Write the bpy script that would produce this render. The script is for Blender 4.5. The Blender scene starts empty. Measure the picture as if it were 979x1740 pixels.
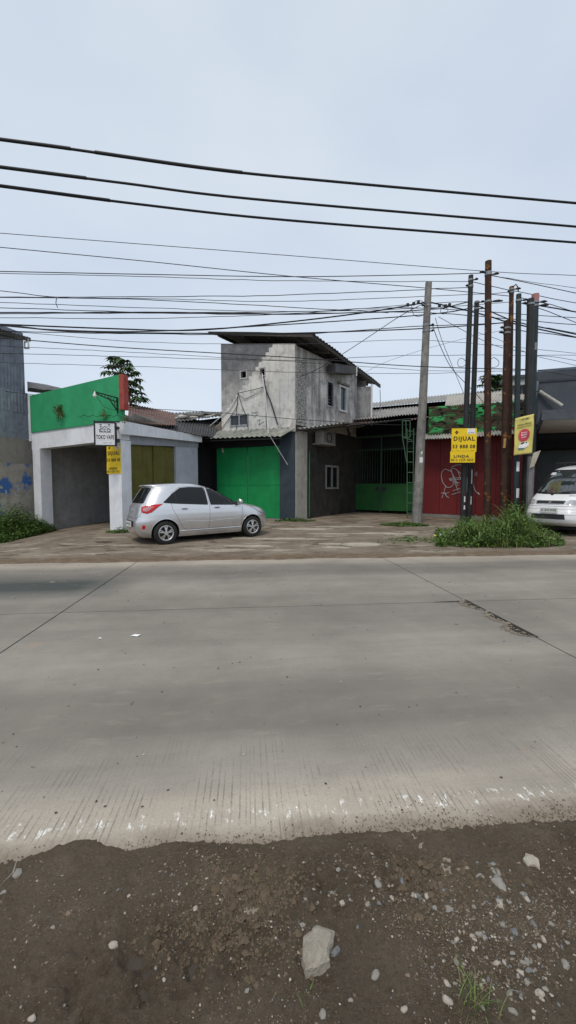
import bpy, bmesh, math, random
from mathutils import Vector, Matrix, noise
from mathutils.bvhtree import BVHTree
from mathutils.geometry import delaunay_2d_cdt
random.seed(7)
C = bpy.context.scene
# ---------------------------------------------------------------- camera
F = 700.0; CX, CY = 489.5, 870.0; CAMZ = 1.5
PITCH = math.radians(-3.35)
cam = bpy.data.objects.new('camera', bpy.data.cameras.new('camera'))
C.collection.objects.link(cam); C.camera = cam
cam.location = (0, 0, CAMZ)
cam.rotation_euler = (math.radians(90) + PITCH, 0, 0)
cam.data.sensor_fit = 'HORIZONTAL'; cam.data.sensor_width = 36
cam.data.lens = 36 * F / 979
cam.data.clip_end = 2000; cam.data.clip_start = 0.05
# ---------------------------------------------------------------- world: bright overcast
w = bpy.data.worlds.new('World'); C.world = w; w.use_nodes = True
nt = w.node_tree; nt.nodes.clear()
SUN_EL, SUN_ROT = math.radians(58), math.radians(200)
out = nt.nodes.new('ShaderNodeOutputWorld'); bg = nt.nodes.new('ShaderNodeBackground')
sky = nt.nodes.new('ShaderNodeTexSky'); sky.sky_type = 'NISHITA'; sky.sun_disc = False
sky.sun_elevation = SUN_EL; sky.sun_rotation = SUN_ROT; sky.dust_density = 3
tc = nt.nodes.new('ShaderNodeTexCoord'); nz = nt.nodes.new('ShaderNodeTexNoise')
mp = nt.nodes.new('ShaderNodeMapping'); mp.inputs['Scale'].default_value = (1, 1, 2.2)
nz.inputs['Scale'].default_value = 2.2; nz.inputs['Detail'].default_value = 5; nz.inputs['Roughness'].default_value = .45
rp = nt.nodes.new('ShaderNodeValToRGB')
rp.color_ramp.elements[0].position = .33; rp.color_ramp.elements[0].color = (5.2, 6.05, 7.3, 1)
rp.color_ramp.elements[1].position = .68; rp.color_ramp.elements[1].color = (7.2, 7.75, 8.4, 1)
# brighter whitish band towards the horizon, like a thin overcast
sx = nt.nodes.new('ShaderNodeSeparateXYZ'); rz = nt.nodes.new('ShaderNodeValToRGB')
rz.color_ramp.elements[0].position = .05; rz.color_ramp.elements[0].color = (6.4, 7.3, 8.5, 1)
rz.color_ramp.elements[1].position = .75; rz.color_ramp.elements[1].color = (5.6, 6.25, 7.1, 1)
mx0 = nt.nodes.new('ShaderNodeMixRGB'); mx0.inputs[0].default_value = .5
mx = nt.nodes.new('ShaderNodeMixRGB'); mx.inputs[0].default_value = .88
L = nt.links.new
L(tc.outputs['Generated'], mp.inputs[0]); L(mp.outputs[0], nz.inputs['Vector']); L(nz.outputs['Fac'], rp.inputs[0])
L(tc.outputs['Generated'], sx.inputs[0]); L(sx.outputs['Z'], rz.inputs[0])
L(rp.outputs[0], mx0.inputs[1]); L(rz.outputs[0], mx0.inputs[2])
L(sky.outputs[0], mx.inputs[1]); L(mx0.outputs[0], mx.inputs[2]); L(mx.outputs[0], bg.inputs[0])
bg.inputs[1].default_value = 0.106; L(bg.outputs[0], out.inputs[0])
# ---------------------------------------------------------------- sun through cloud
sl = bpy.data.lights.new('sun', 'SUN'); sl.energy = 1.5; sl.angle = math.radians(14); sl.color = (1, .92, .80)
so = bpy.data.objects.new('sun', sl); C.collection.objects.link(so)
so.rotation_euler = (math.radians(32), 0, math.radians(-20))
C.view_settings.view_transform = 'Standard'; C.view_settings.look = 'None'
C.view_settings.exposure = 0.15; C.view_settings.gamma = 1.0; C.view_settings.use_curve_mapping = False
try:
    C.cycles.max_bounces = 6; C.cycles.use_denoising = True
except Exception: pass
# ---------------------------------------------------------------- geometry of the photograph
cp, sp_ = math.cos(PITCH), math.sin(PITCH)
def ray(px, py):
    a = (px - CX) / F; b = (CY - py) / F
    return Vector((a, cp - b * sp_, sp_ + b * cp))
def P(px, py, D):
    r = ray(px, py); t = D / r.y
    return Vector((r.x * t, D, CAMZ + r.z * t))
def G(px, py, z=0.0):
    r = ray(px, py); t = (z - CAMZ) / r.z
    return Vector((r.x * t, r.y * t, z))
def V(*a): return Vector(a)
class Wall:
    """vertical plane through two ground points; u runs a->b, n points to the viewer"""
    def __init__(s, a, b):
        s.o = Vector((a[0], a[1], 0)); d = Vector((b[0], b[1], 0)) - s.o
        s.len = d.length; s.u = d.normalized(); s.n = Vector((s.u.y, -s.u.x, 0))
        if s.n.dot(-s.o) < 0: s.n = -s.n
    def at(s, px, py, off=0):
        r = ray(px, py); c = Vector((0, 0, CAMZ)); o = s.o + s.n * off
        t = (o - c).dot(s.n) / r.dot(s.n); p = c + r * t
        return (p - s.o).dot(s.u), p.z
    def pt(s, u, z, off=0): return s.o + s.u * u + s.n * off + Vector((0, 0, z))
    def ux(s, px, py=800): return s.at(px, py)[0]
# ---------------------------------------------------------------- mesh builder
class MB:
    def __init__(s): s.v = []; s.f = []; s.mi = []; s.cur = 0
    def add(s, vs, fs):
        o = len(s.v); s.v += [Vector(v) for v in vs]
        s.f += [tuple(i + o for i in f) for f in fs]; s.mi += [s.cur] * len(fs); return s
    def quad(s, a, b, c, d): return s.add([a, b, c, d], [(0, 1, 2, 3)])
    def hexa(s, lo, hi):  # two matching 4-loops
        return s.add(list(lo) + list(hi), [(3, 2, 1, 0), (4, 5, 6, 7), (0, 1, 5, 4), (1, 2, 6, 5), (2, 3, 7, 6), (3, 0, 4, 7)])
    def box(s, c, sz, m=None):
        x, y, z = [k / 2 for k in sz]; c = Vector(c)
        vs = [Vector(q) for q in [(-x,-y,-z),(x,-y,-z),(x,y,-z),(-x,y,-z),(-x,-y,z),(x,-y,z),(x,y,z),(-x,y,z)]]
        if m is not None: vs = [m @ q for q in vs]
        return s.hexa([q + c for q in vs[:4]], [q + c for q in vs[4:]])
    def wbox(s, W, u0, u1, z0, z1, d0, d1):  # box on a wall plane
        lo = [W.pt(u0, z0, d0), W.pt(u1, z0, d0), W.pt(u1, z0, d1), W.pt(u0, z0, d1)]
        hi = [W.pt(u0, z1, d0), W.pt(u1, z1, d0), W.pt(u1, z1, d1), W.pt(u0, z1, d1)]
        return s.hexa(lo, hi)
    def prism(s, poly, ext):
        n = len(poly); ext = Vector(ext); a = [Vector(p) for p in poly]; b = [p + ext for p in a]
        fs = [tuple(range(n))[::-1], tuple(range(n, 2 * n))]
        for i in range(n): j = (i + 1) % n; fs.append((i, j, n + j, n + i))
        return s.add(a + b, fs)
    def tube(s, pts, r, n=6, caps=True):
        pts = [Vector(p) for p in pts]; k = len(pts)
        rs = r if isinstance(r, (list, tuple)) else [r] * k
        vs = []; prev = None
        for i, p in enumerate(pts):
            d = (pts[min(i + 1, k - 1)] - pts[max(i - 1, 0)]).normalized()
            if prev is None:
                e = d.cross(Vector((0, 0, 1)))
                if e.length < .1: e = d.cross(Vector((1, 0, 0)))
            else: e = prev - d * prev.dot(d)
            e.normalize(); prev = e; g = d.cross(e)
            for q in range(n):
                a = 2 * math.pi * q / n; vs.append(p + (e * math.cos(a) + g * math.sin(a)) * rs[i])
        fs = []
        for i in range(k - 1):
            for q in range(n):
                a = i * n + q; b = i * n + (q + 1) % n; fs.append((a, b, b + n, a + n))
        if caps: fs += [tuple(range(n))[::-1], tuple(range((k - 1) * n, k * n))]
        return s.add(vs, fs)
    def corr(s, a, b, d, e, waves, amp=.02, thick=.006, rows=2, per=6, sag=0, ragged=0):
        """corrugated sheet; a->b along the ripples' count direction, d/e opposite edge (a-d, b-e)"""
        a, b, d, e = map(Vector, (a, b, d, e)); nu = int(waves * per)
        nrm = (b - a).cross(d - a).normalized(); top = []; 
        for j in range(rows + 1):
            t = j / rows
            for i in range(nu + 1):
                u = i / nu; p = (a.lerp(b, u)).lerp(d.lerp(e, u), t)
                if j == 0 and ragged: p = p + (a - d).normalized() * ragged * (int(u * waves / 5) * 37 % 5 - 2) / 2
                top.append(p + nrm * (amp * math.sin(2 * math.pi * u * waves) + .012 * noise.noise(p * .8) * 3))
        bot = [p - nrm * thick for p in top]; n1 = nu + 1; N = len(top); fs = []
        for j in range(rows):
            for i in range(nu):
                q = j * n1 + i; fs.append((q, q + 1, q + n1 + 1, q + n1)); fs.append((N + q, N + q + n1, N + q + n1 + 1, N + q + 1))
        for i in range(nu):
            fs.append((i, N + i, N + i + 1, i + 1)); q = rows * n1 + i; fs.append((q, q + 1, N + q + 1, N + q))
        for j in range(rows):
            q = j * n1; fs.append((q, q + n1, N + q + n1, N + q)); q = j * n1 + nu; fs.append((q, N + q, N + q + n1, q + n1))
        return s.add(top + bot, fs)
    def mesh(s, name, org=Vector((0, 0, 0))):
        me = bpy.data.meshes.new(name); me.from_pydata([tuple(v - org) for v in s.v], [], s.f); me.update(); return me
ORG = {}
def build(mb, name, mat, parent=None, smooth=False, local=False):
    org = Vector((0, 0, 0)) if (parent is None or local) else ORG.get(parent, Vector((0, 0, 0)))
    me = mb.mesh(name, org)
    mats = mat if isinstance(mat, (list, tuple)) else [mat]
    for m in mats: me.materials.append(m)
    if len(mats) > 1: me.polygons.foreach_set('material_index', mb.mi)
    bm = bmesh.new(); bm.from_mesh(me); bmesh.ops.recalc_face_normals(bm, faces=bm.faces); bm.to_mesh(me); bm.free()
    if smooth:
        me.polygons.foreach_set('use_smooth', [True] * len(me.polygons))
        try: me.set_sharp_from_angle(angle=math.radians(38 if smooth is True else smooth))
        except Exception: pass
    o = bpy.data.objects.new(name, me); C.collection.objects.link(o)
    if parent is not None: o.parent = parent; ORG[o] = org
    return o
def tag(o, label, cat, group=None):
    o['label'] = label; o['category'] = cat
    if group: o['group'] = group
    return o
def struct(o): o['kind'] = 'structure'; return o
def thing(name, label, cat, loc=(0, 0, 0), group=None):
    o = bpy.data.objects.new(name, None); C.collection.objects.link(o); o.location = loc
    o.empty_display_size = .2; ORG[o] = Vector(loc); return tag(o, label, cat, group)
def recenter(o):
    """put a lone mesh's origin at its base"""
    me = o.data; xs = [v.co for v in me.vertices]
    c = Vector((sum(p.x for p in xs) / len(xs), sum(p.y for p in xs) / len(xs), min(p.z for p in xs)))
    me.transform(Matrix.Translation(-c)); o.location = o.location + c; return o
# ---------------------------------------------------------------- text
def text(s, W, u0, u1, z0, z1, mat, parent, off=.004, bold=0.0, shear=0, name='lettering', thick=.0, sp=1.0):
    cu = bpy.data.curves.new('t', 'FONT'); cu.body = s; cu.size = 1; cu.offset = bold; cu.shear = shear; cu.resolution_u = 3
    cu.extrude = thick; cu.space_character = 1 + bold * 6
    o = bpy.data.objects.new('t', cu); C.collection.objects.link(o)
    bpy.context.view_layer.update()
    me = bpy.data.meshes.new_from_object(o.evaluated_get(bpy.context.evaluated_depsgraph_get()))
    bpy.data.objects.remove(o); bpy.data.curves.remove(cu)
    xs = [v.co.x for v in me.vertices]; ys = [v.co.y for v in me.vertices]
    x0, x1, y0, y1 = min(xs), max(xs), min(ys), max(ys)
    org = ORG.get(parent, Vector((0, 0, 0)))
    for v in me.vertices:
        u = u0 + (u1 - u0) * (v.co.x - x0) / (x1 - x0); z = z0 + (z1 - z0) * (v.co.y - y0) / max(1e-6, y1 - y0)
        v.co = W.pt(u, z, off) - org
    me.name = name; me.materials.clear(); me.materials.append(mat)
    b = bpy.data.objects.new(name, me); C.collection.objects.link(b); b.parent = parent; ORG[b] = org
    return b
# ---------------------------------------------------------------- materials
def M_(name, rough=.8, metal=0.0, spec=.3):
    m = bpy.data.materials.new(name); m.use_nodes = True; b = m.node_tree.nodes['Principled BSDF']
    b.inputs['Roughness'].default_value = rough; b.inputs['Metallic'].default_value = metal
    b.inputs['Specular IOR Level'].default_value = spec
    return m, m.node_tree, b
def c4(c): return (c[0], c[1], c[2], 1)
def N(nt, t, **k):
    n = nt.nodes.new(t)
    for a, b in k.items():
        if a.startswith('i_'): n.inputs[a[2:]].default_value = b
        else: setattr(n, a, b)
    return n
def coords(nt, scale=(1, 1, 1), rot=(0, 0, 0)):
    t = N(nt, 'ShaderNodeTexCoord'); m = N(nt, 'ShaderNodeMapping'); m.inputs['Scale'].default_value = scale
    m.inputs['Rotation'].default_value = rot
    nt.links.new(t.outputs['Object'], m.inputs[0]); return m.outputs[0]
def noise_fac(nt, vec, scale, detail=6, rough=.6, lo=.35, hi=.65):
    n = N(nt, 'ShaderNodeTexNoise', i_Scale=scale, i_Detail=detail, i_Roughness=rough)
    r = N(nt, 'ShaderNodeMapRange'); r.inputs['From Min'].default_value = lo; r.inputs['From Max'].default_value = hi
    nt.links.new(vec, n.inputs['Vector']); nt.links.new(n.outputs['Fac'], r.inputs['Value']); return r.outputs[0]
def mixc(nt, fac, a, b, mode='MIX'):
    m = N(nt, 'ShaderNodeMixRGB', blend_type=mode)
    for i, x in ((0, fac), (1, a), (2, b)):
        if isinstance(x, (int, float)): m.inputs[i].default_value = x
        elif isinstance(x, tuple): m.inputs[i].default_value = c4(x)
        else: nt.links.new(x, m.inputs[i])
    return m.outputs[0]
def mathn(nt, op, a, b=None, clamp=False):
    m = N(nt, 'ShaderNodeMath', operation=op, use_clamp=clamp)
    for i, x in ((0, a), (1, b)):
        if x is None: continue
        if isinstance(x, (int, float)): m.inputs[i].default_value = x
        else: nt.links.new(x, m.inputs[i])
    return m.outputs[0]
def bump(nt, b, h, strength=.4, dist=.01):
    n = N(nt, 'ShaderNodeBump'); n.inputs['Strength'].default_value = strength; n.inputs['Distance'].default_value = dist
    nt.links.new(h, n.inputs['Height']); nt.links.new(n.outputs[0], b.inputs['Normal'])
def worn(name, base, dark, light=None, rough=.8, metal=0, scale=1.2, streak=True, amount=.55, chips=None, chip_at=.66, bumps=.35, fine=40, spec=.3):
    """paint or plaster with broad dirt, vertical run marks, optional chips"""
    m, nt, b = M_(name, rough, metal, spec)
    v = coords(nt)
    col = mixc(nt, noise_fac(nt, v, scale, 8, .65), base, light or tuple(min(1, x * 1.18) for x in base))
    f = noise_fac(nt, v, scale * 2.3, 10, .7, .45, .75)
    col = mixc(nt, mathn(nt, 'MULTIPLY', f, amount), col, dark)
    if streak:
        vs = coords(nt, (5, 5, .35))
        g = noise_fac(nt, vs, 2.2, 6, .6, .5, .8)
        col = mixc(nt, mathn(nt, 'MULTIPLY', g, amount * .8), col, dark)
    if chips:
        h = noise_fac(nt, v, 5, 8, .7, chip_at, chip_at + .02)
        col = mixc(nt, h, col, chips)
    nt.links.new(col, b.inputs['Base Color'])
    n = noise_fac(nt, v, fine, 5, .6, .2, .8); bump(nt, b, n, bumps, .006)
    return m
def plain(name, col, rough=.5, metal=0, spec=.4, var=.15, scale=8):
    m, nt, b = M_(name, rough, metal, spec)
    v = coords(nt); f = noise_fac(nt, v, scale, 5, .6)
    nt.links.new(mixc(nt, f, tuple(x * (1 - var) for x in col), tuple(x * (1 + var) for x in col)), b.inputs['Base Color'])
    return m
MT = {}
MT['black'] = plain('black_metal', (.012, .012, .013), .45)
MT['cable'] = plain('cable_rubber', (.012, .013, .016), .6)
MT['cable_grey'] = plain('cable_grey', (.05, .055, .065), .6)
MT['white_paint'] = worn('white_paint', (.70, .72, .76), (.25, .25, .25), rough=.75, amount=.25, chips=(.3, .29, .27), chip_at=.7)
MT['white_plastic'] = plain('white_plastic', (.7, .7, .7), .4)
MT['grey_metal'] = plain('grey_metal', (.25, .26, .27), .45, .6)
MT['yellow_sign'] = plain('yellow_sign', (.85, .58, .01), .45, var=.06)
MT['ink'] = plain('black_ink', (.012, .01, .01), .5)
MT['white_ink'] = plain('white_ink', (.8, .8, .8), .5)
MT['red_ink'] = plain('red_ink', (.6, .03, .06), .5)
MT['glass_dark'] = plain('dark_glass', (.012, .015, .017), .08, spec=.6)
MT['rust'] = worn('rusty_steel', (.042, .021, .017), (.014, .011, .012), (.075, .038, .024), .75, .2, 3, chips=(.27, .12, .03), chip_at=.59)
MT['blackpole'] = worn('black_pole_paint', (.022, .024, .027), (.035, .025, .018), (.04, .042, .045), .6, .1, 3, chips=(.22, .2, .17), chip_at=.7)
MT['bluepole'] = worn('blue_black_pole', (.02, .035, .042), (.015, .018, .02), (.035, .05, .055), .6, .1, 3, chips=(.25, .25, .24), chip_at=.71)
MT['concrete'] = worn('concrete_plain', (.22, .21, .19), (.1, .095, .085), (.3, .29, .27), .9, amount=.6, scale=1.5)
MT['dark_in'] = worn('dark_interior', (.016, .017, .02), (.008, .008, .009), rough=.95)  # near-black colour carries the shade of interiors, gaps and recesses
# ================================================================ SETTING: road, verge, yard
RA = math.atan(.097)                      # the road runs slightly away to the right
rx = Vector((math.cos(RA), math.sin(RA), 0)); ry = Vector((-math.sin(RA), math.cos(RA), 0))
def rloc(p): return p.dot(rx), p.dot(ry)
Y_NEAR = rloc(G(489, 1428))[1]; Y_MID = rloc(G(430, 1032))[1]; Y_FAR = rloc(G(489, 951))[1]
JX = [rloc(G(15, 1100))[0], rloc(G(944, 1100))[0]]; JL = JX[1] - JX[0]
def ztab(x, D):
    s = (Vector((x, D, 0)).dot(ry)) - Y_FAR
    z = .026 * max(0, min(s, 11.5))
    if x < -6: z -= .11 * min(-6 - x, 5) * max(0, min(1, s / 3))
    return z
def GY(px, py):
    z = .1
    for _ in range(12): p = G(px, min(py, 2000) if py > 835 else 836, z); z = ztab(p.x, p.y)
    return Vector((p.x, p.y, z))
STREAK_X, STREAK_Y = rloc(G(205, 1003))[0], rloc(G(100, 997))[1]
# -- road material
m, nt, b = M_('road_concrete', .85, 0, .25); v = coords(nt)
s = N(nt, 'ShaderNodeSeparateXYZ'); nt.links.new(v, s.inputs[0])
col = mixc(nt, noise_fac(nt, v, .8, 8, .65), (.285, .255, .213), (.40, .358, .30))
vb = coords(nt, (.12, 1, 1)); 
band = N(nt, 'ShaderNodeValToRGB'); cr = band.color_ramp; mr = N(nt, 'ShaderNodeMapRange')
mr.inputs['From Min'].default_value = Y_NEAR; mr.inputs['From Max'].default_value = Y_FAR
wob = N(nt, 'ShaderNodeTexNoise', i_Scale=.9, i_Detail=4); nt.links.new(vb, wob.inputs['Vector'])
yy = mathn(nt, 'ADD', s.outputs['Y'], mathn(nt, 'MULTIPLY', mathn(nt, 'SUBTRACT', wob.outputs['Fac'], .5), .5))
nt.links.new(yy, mr.inputs['Value']); nt.links.new(mr.outputs[0], band.inputs[0])
stops = [(t, (k * 1.0, k * .985, k * .965) if k > 1 else (k * .985, k, k * 1.02)) for t, k in ((t_, 1 + (k_ - 1) * (1.35 if k_ < 1 else 1.0)) for t_, k_ in ((0, 1.5), (.045, 1.42), (.08, 1.0), (.12, .76), (.18, .74), (.27, .98), (.36, .88), (.45, .8), (.55, .82), (.64, .95), (.74, .9), (.82, .68), (.9, .78), (.95, 1.15), (1, 1.22)))]
cr.elements[0].position = 0; cr.elements[0].color = c4(tuple(x * .6 for x in stops[0][1]))
cr.elements[1].position = 1; cr.elements[1].color = c4(tuple(x * .6 for x in stops[-1][1]))
for p, c in stops[1:-1]: e = cr.elements.new(p); e.color = c4(tuple(x * .6 for x in c))
col = mixc(nt, 1.0, col, band.outputs[0], 'MULTIPLY'); col = mixc(nt, 1.0, col, (1.62, 1.62, 1.62), 'MULTIPLY')
vst = coords(nt, (.25, 2.2, 1)); col = mixc(nt, mathn(nt, 'MULTIPLY', noise_fac(nt, vst, 1.4, 7, .6, .42, .7), .3), col, (.12, .115, .11))
# shadowy streak of a passing vehicle, painted into the road colour at the left
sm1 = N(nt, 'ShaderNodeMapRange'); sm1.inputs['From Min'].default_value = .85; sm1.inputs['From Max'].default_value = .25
nt.links.new(mathn(nt, 'ABSOLUTE', mathn(nt, 'SUBTRACT', mathn(nt, 'ADD', yy, 0), STREAK_Y)), sm1.inputs['Value'])
sm2 = N(nt, 'ShaderNodeMapRange'); sm2.inputs['From Min'].default_value = STREAK_X + .25; sm2.inputs['From Max'].default_value = STREAK_X - .7; nt.links.new(s.outputs['X'], sm2.inputs['Value'])
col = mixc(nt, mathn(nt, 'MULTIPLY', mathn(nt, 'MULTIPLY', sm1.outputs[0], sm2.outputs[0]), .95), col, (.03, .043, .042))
col = mixc(nt, mathn(nt, 'MULTIPLY', noise_fac(nt, v, 14, 6, .8, .55, .7), .3), col, (.16, .14, .12))
col = mixc(nt, mathn(nt, 'MULTIPLY', noise_fac(nt, coords(nt, (.5, 2, 1)), 5, 8, .75, .56, .66), .22), col, (.45, .40, .33))
# soil trodden onto the near edge
du = N(nt, 'ShaderNodeMapRange'); du.inputs['From Min'].default_value = Y_NEAR + .30; du.inputs['From Max'].default_value = Y_NEAR - .05; nt.links.new(s.outputs['Y'], du.inputs['Value'])
dn = N(nt, 'ShaderNodeTexNoise', i_Scale=3.2, i_Detail=9, i_Roughness=.72); nt.links.new(v, dn.inputs['Vector'])
df = N(nt, 'ShaderNodeMapRange'); df.inputs['From Min'].default_value = 1.0; df.inputs['From Max'].default_value = 1.3; nt.links.new(mathn(nt, 'ADD', du.outputs[0], mathn(nt, 'MULTIPLY', dn.outputs['Fac'], 1.0)), df.inputs['Value'])
# speckle and pits
col = mixc(nt, mathn(nt, 'MULTIPLY', noise_fac(nt, v, 90, 3, .7, .3, .7), .35), col, (.17, .16, .145))
col = mixc(nt, noise_fac(nt, v, 9, 3, .5, .72, .75), col, (.09, .085, .08))
col = mixc(nt, mathn(nt, 'MULTIPLY', noise_fac(nt, v, 2.1, 4, .5, .68, .72), .45), col, (.36, .26, .19))
# tine grooves across the road, stronger at the near side
wn = N(nt, 'ShaderNodeTexNoise', i_Scale=1.0, i_Detail=1); wn.noise_dimensions = '1D'
nt.links.new(mathn(nt, 'MULTIPLY', s.outputs['X'], 9), wn.inputs['W'])
sw = mathn(nt, 'SINE', mathn(nt, 'ADD', mathn(nt, 'MULTIPLY', s.outputs['X'], 195), mathn(nt, 'MULTIPLY', wn.outputs['Fac'], 14)))
gr = N(nt, 'ShaderNodeMapRange'); gr.inputs['From Min'].default_value = .72; gr.inputs['From Max'].default_value = .95; nt.links.new(sw, gr.inputs['Value'])
patchy = noise_fac(nt, v, 3.4, 7, .75, .46, .6)
near = N(nt, 'ShaderNodeMapRange'); near.inputs['From Min'].default_value = Y_NEAR + 1.0; near.inputs['From Max'].default_value = Y_NEAR + .2; nt.links.new(s.outputs['Y'], near.inputs['Value'])
gf = mathn(nt, 'MULTIPLY', gr.outputs[0], mathn(nt, 'MULTIPLY', patchy, mathn(nt, 'MAXIMUM', near.outputs[0], .08)))
col = mixc(nt, mathn(nt, 'MULTIPLY', gf, .5), col, (.09, .08, .07))
# worn white edge line
e1 = N(nt, 'ShaderNodeMapRange'); e1.inputs['From Min'].default_value = .055; e1.inputs['From Max'].default_value = .03
nt.links.new(mathn(nt, 'ABSOLUTE', mathn(nt, 'SUBTRACT', s.outputs['Y'], Y_NEAR + .155)), e1.inputs['Value'])
ef = mathn(nt, 'MULTIPLY', e1.outputs[0], noise_fac(nt, coords(nt, (1, .5, 1)), 26, 5, .75, .55, .62))
ef = mathn(nt, 'MULTIPLY', ef, noise_fac(nt, v, 2.7, 3, .5, .36, .5))
ef = mathn(nt, 'MULTIPLY', ef, mathn(nt, 'SUBTRACT', 1, gr.outputs[0]))
col = mixc(nt, ef, col, (.85, .85, .8))
col = mixc(nt, mathn(nt, 'MULTIPLY', df.outputs[0], .8), col, mixc(nt, noise_fac(nt, v, 60, 5, .8), (.16, .125, .095), (.26, .215, .165)))
nt.links.new(col, b.inputs['Base Color'])
hh = mathn(nt, 'SUBTRACT', noise_fac(nt, v, 120, 4, .7, .2, .8), mathn(nt, 'MULTIPLY', gf, 1.5)); bump(nt, b, hh, .5, .004)
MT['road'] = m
# road slabs as one sheet with real joint gaps
def sheet(xs, ys, zf, name, mat, rot=True):
    mb = MB(); vs = []; 
    for y in ys:
        for x in xs:
            vs.append(Vector((x, y, zf(x, y))))
    n = len(xs); fs = [(j * n + i, j * n + i + 1, (j + 1) * n + i + 1, (j + 1) * n + i) for j in range(len(ys) - 1) for i in range(n - 1)]
    mb.add(vs, fs); o = build(mb, name, mat, smooth=60)
    if rot: o.rotation_euler = (0, 0, RA)
    return o
mb = MB(); k0 = -9; g = .009
DAM = [G(778, 1018), G(800, 1019), G(825, 1036), G(868, 1060), G(915, 1083)]
for k in range(k0, 14):
    xa = JX[0] + k * JL; xb = xa + JL
    for (ya, yb) in ((Y_NEAR - .35, Y_MID), (Y_MID, Y_FAR + .3)):
        mb.hexa([V(xa + g, ya + g, -.2), V(xb - g, ya + g, -.2), V(xb - g, yb - g, -.2), V(xa + g, yb - g, -.2)],
                [V(xa + g, ya + g, 0), V(xb - g, ya + g, 0), V(xb - g, yb - g, 0), V(xa + g, yb - g, 0)])
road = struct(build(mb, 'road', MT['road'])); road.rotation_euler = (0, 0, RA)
mb = MB(); mb.quad(V(-60, Y_NEAR - .5, -.012), V(60, Y_NEAR - .5, -.012), V(60, Y_FAR + .5, -.012), V(-60, Y_FAR + .5, -.012))
rb = struct(build(mb, 'road_joint_filler', plain('joint_dirt', (.06, .05, .04), .95))); rb.rotation_euler = (0, 0, RA)
# broken joint: rubble filled spall along the right transverse joint
mb = MB(); dm = MB(); rnd = random.Random(3)
jx = JX[1]
def spall(y0, y1, side, wmax):
    n = 34; a = []; c = []
    for i in range(n + 1):
        t = i / n; y = y0 + (y1 - y0) * t; wd = wmax * (math.sin(math.pi * t) ** .5) * (.55 + .6 * abs(noise.noise(Vector((y * 9, side * 3, 0)))) + .25 * rnd.random())
        a.append(V(jx + side * wd, y, .0035)); c.append(V(jx - side * .03, y, .0035))
    for i in range(n): mb.quad(a[i], a[i + 1], c[i + 1], c[i])
    for i in range(n * 7):
        t = rnd.random(); y = y0 + (y1 - y0) * t; wd = wmax * (math.sin(math.pi * t) ** .5) * rnd.choice([rnd.uniform(.85, 1.5), rnd.uniform(.9, 1.25), rnd.uniform(.2, 1)]); r = rnd.uniform(.004, .013)
        if rnd.random() < .6: dm.box(V(jx + side * wd, y, .006), (r * 1.6, r * 1.3, r), Matrix.Rotation(rnd.uniform(0, 3), 3, 'Z') @ Matrix.Rotation(rnd.uniform(0, 1), 3, 'X'))
yd = [rloc(q)[1] for q in DAM]
spall(yd[1], yd[2] - .02, -1, .12); spall(yd[2] - .1, yd[3], -1, .09); spall(yd[3], yd[4], -1, .15); 
n0 = len(mb.v)
for i in range(14):
    x0 = jx - .02 - i * .03; w0 = .03 * (1 - i / 14) + .008
    mb.quad(V(x0, Y_MID - w0, .0035), V(x0 - .03, Y_MID - w0 * .9, .0035), V(x0 - .03, Y_MID + w0 * .6, .0035), V(x0, Y_MID + w0 * .6, .0035))
o = struct(build(mb, 'road_crack', worn('crack_hole', (.025, .022, .018), (.05, .04, .03), rough=1, scale=8))); o.rotation_euler = (0, 0, RA)
o = build(dm, 'road_rubble', worn('rubble', (.24, .21, .17), (.12, .1, .08), rough=.95, scale=6)); o['kind'] = 'stuff'; o.rotation_euler = (0, 0, RA)
# -- big ground to the horizon
m, nt, b = M_('far_soil', .95); v = coords(nt)
nt.links.new(mixc(nt, noise_fac(nt, v, .3, 6), (.14, .11, .08), (.07, .09, .04)), b.inputs['Base Color'])
mb = MB(); mb.quad(V(-600, -600, -.22), V(600, -600, -.22), V(600, 900, -.22), V(-600, 900, -.22)); struct(build(mb, 'ground', m))
# -- near dirt verge (real relief)
m, nt, b = M_('dirt', .95, 0, .15); v = coords(nt)
col = mixc(nt, noise_fac(nt, v, 1.7, 8, .7, .36, .64), (.13, .10, .068), (.225, .178, .125))
col = mixc(nt, mathn(nt, 'MULTIPLY', noise_fac(nt, v, 4.5, 8, .75, .52, .7), .7), col, (.31, .25, .18))
col = mixc(nt, mathn(nt, 'MULTIPLY', noise_fac(nt, v, 3, 6, .6, .6, .75), .5), col, (.11, .07, .045))
col = mixc(nt, mathn(nt, 'MULTIPLY', noise_fac(nt, v, 130, 4, .8, .45, .75), .65), col, (.28, .235, .18))
col = mixc(nt, mathn(nt, 'MULTIPLY', noise_fac(nt, v, 60, 4, .8, .5, .8), .6), col, (.04, .03, .022))
nt.links.new(col, b.inputs['Base Color'])
bump(nt, b, mathn(nt, 'ADD', noise_fac(nt, v, 70, 8, .75, .2, .8), mathn(nt, 'MULTIPLY', noise_fac(nt, v, 260, 3, .7, .2, .8), .4)), 1.0, .022)
MT['dirt'] = m
def nz3(x, y, s, o=0): return noise.noise(Vector((x * s + o, y * s - o, o * 1.7)))
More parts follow.
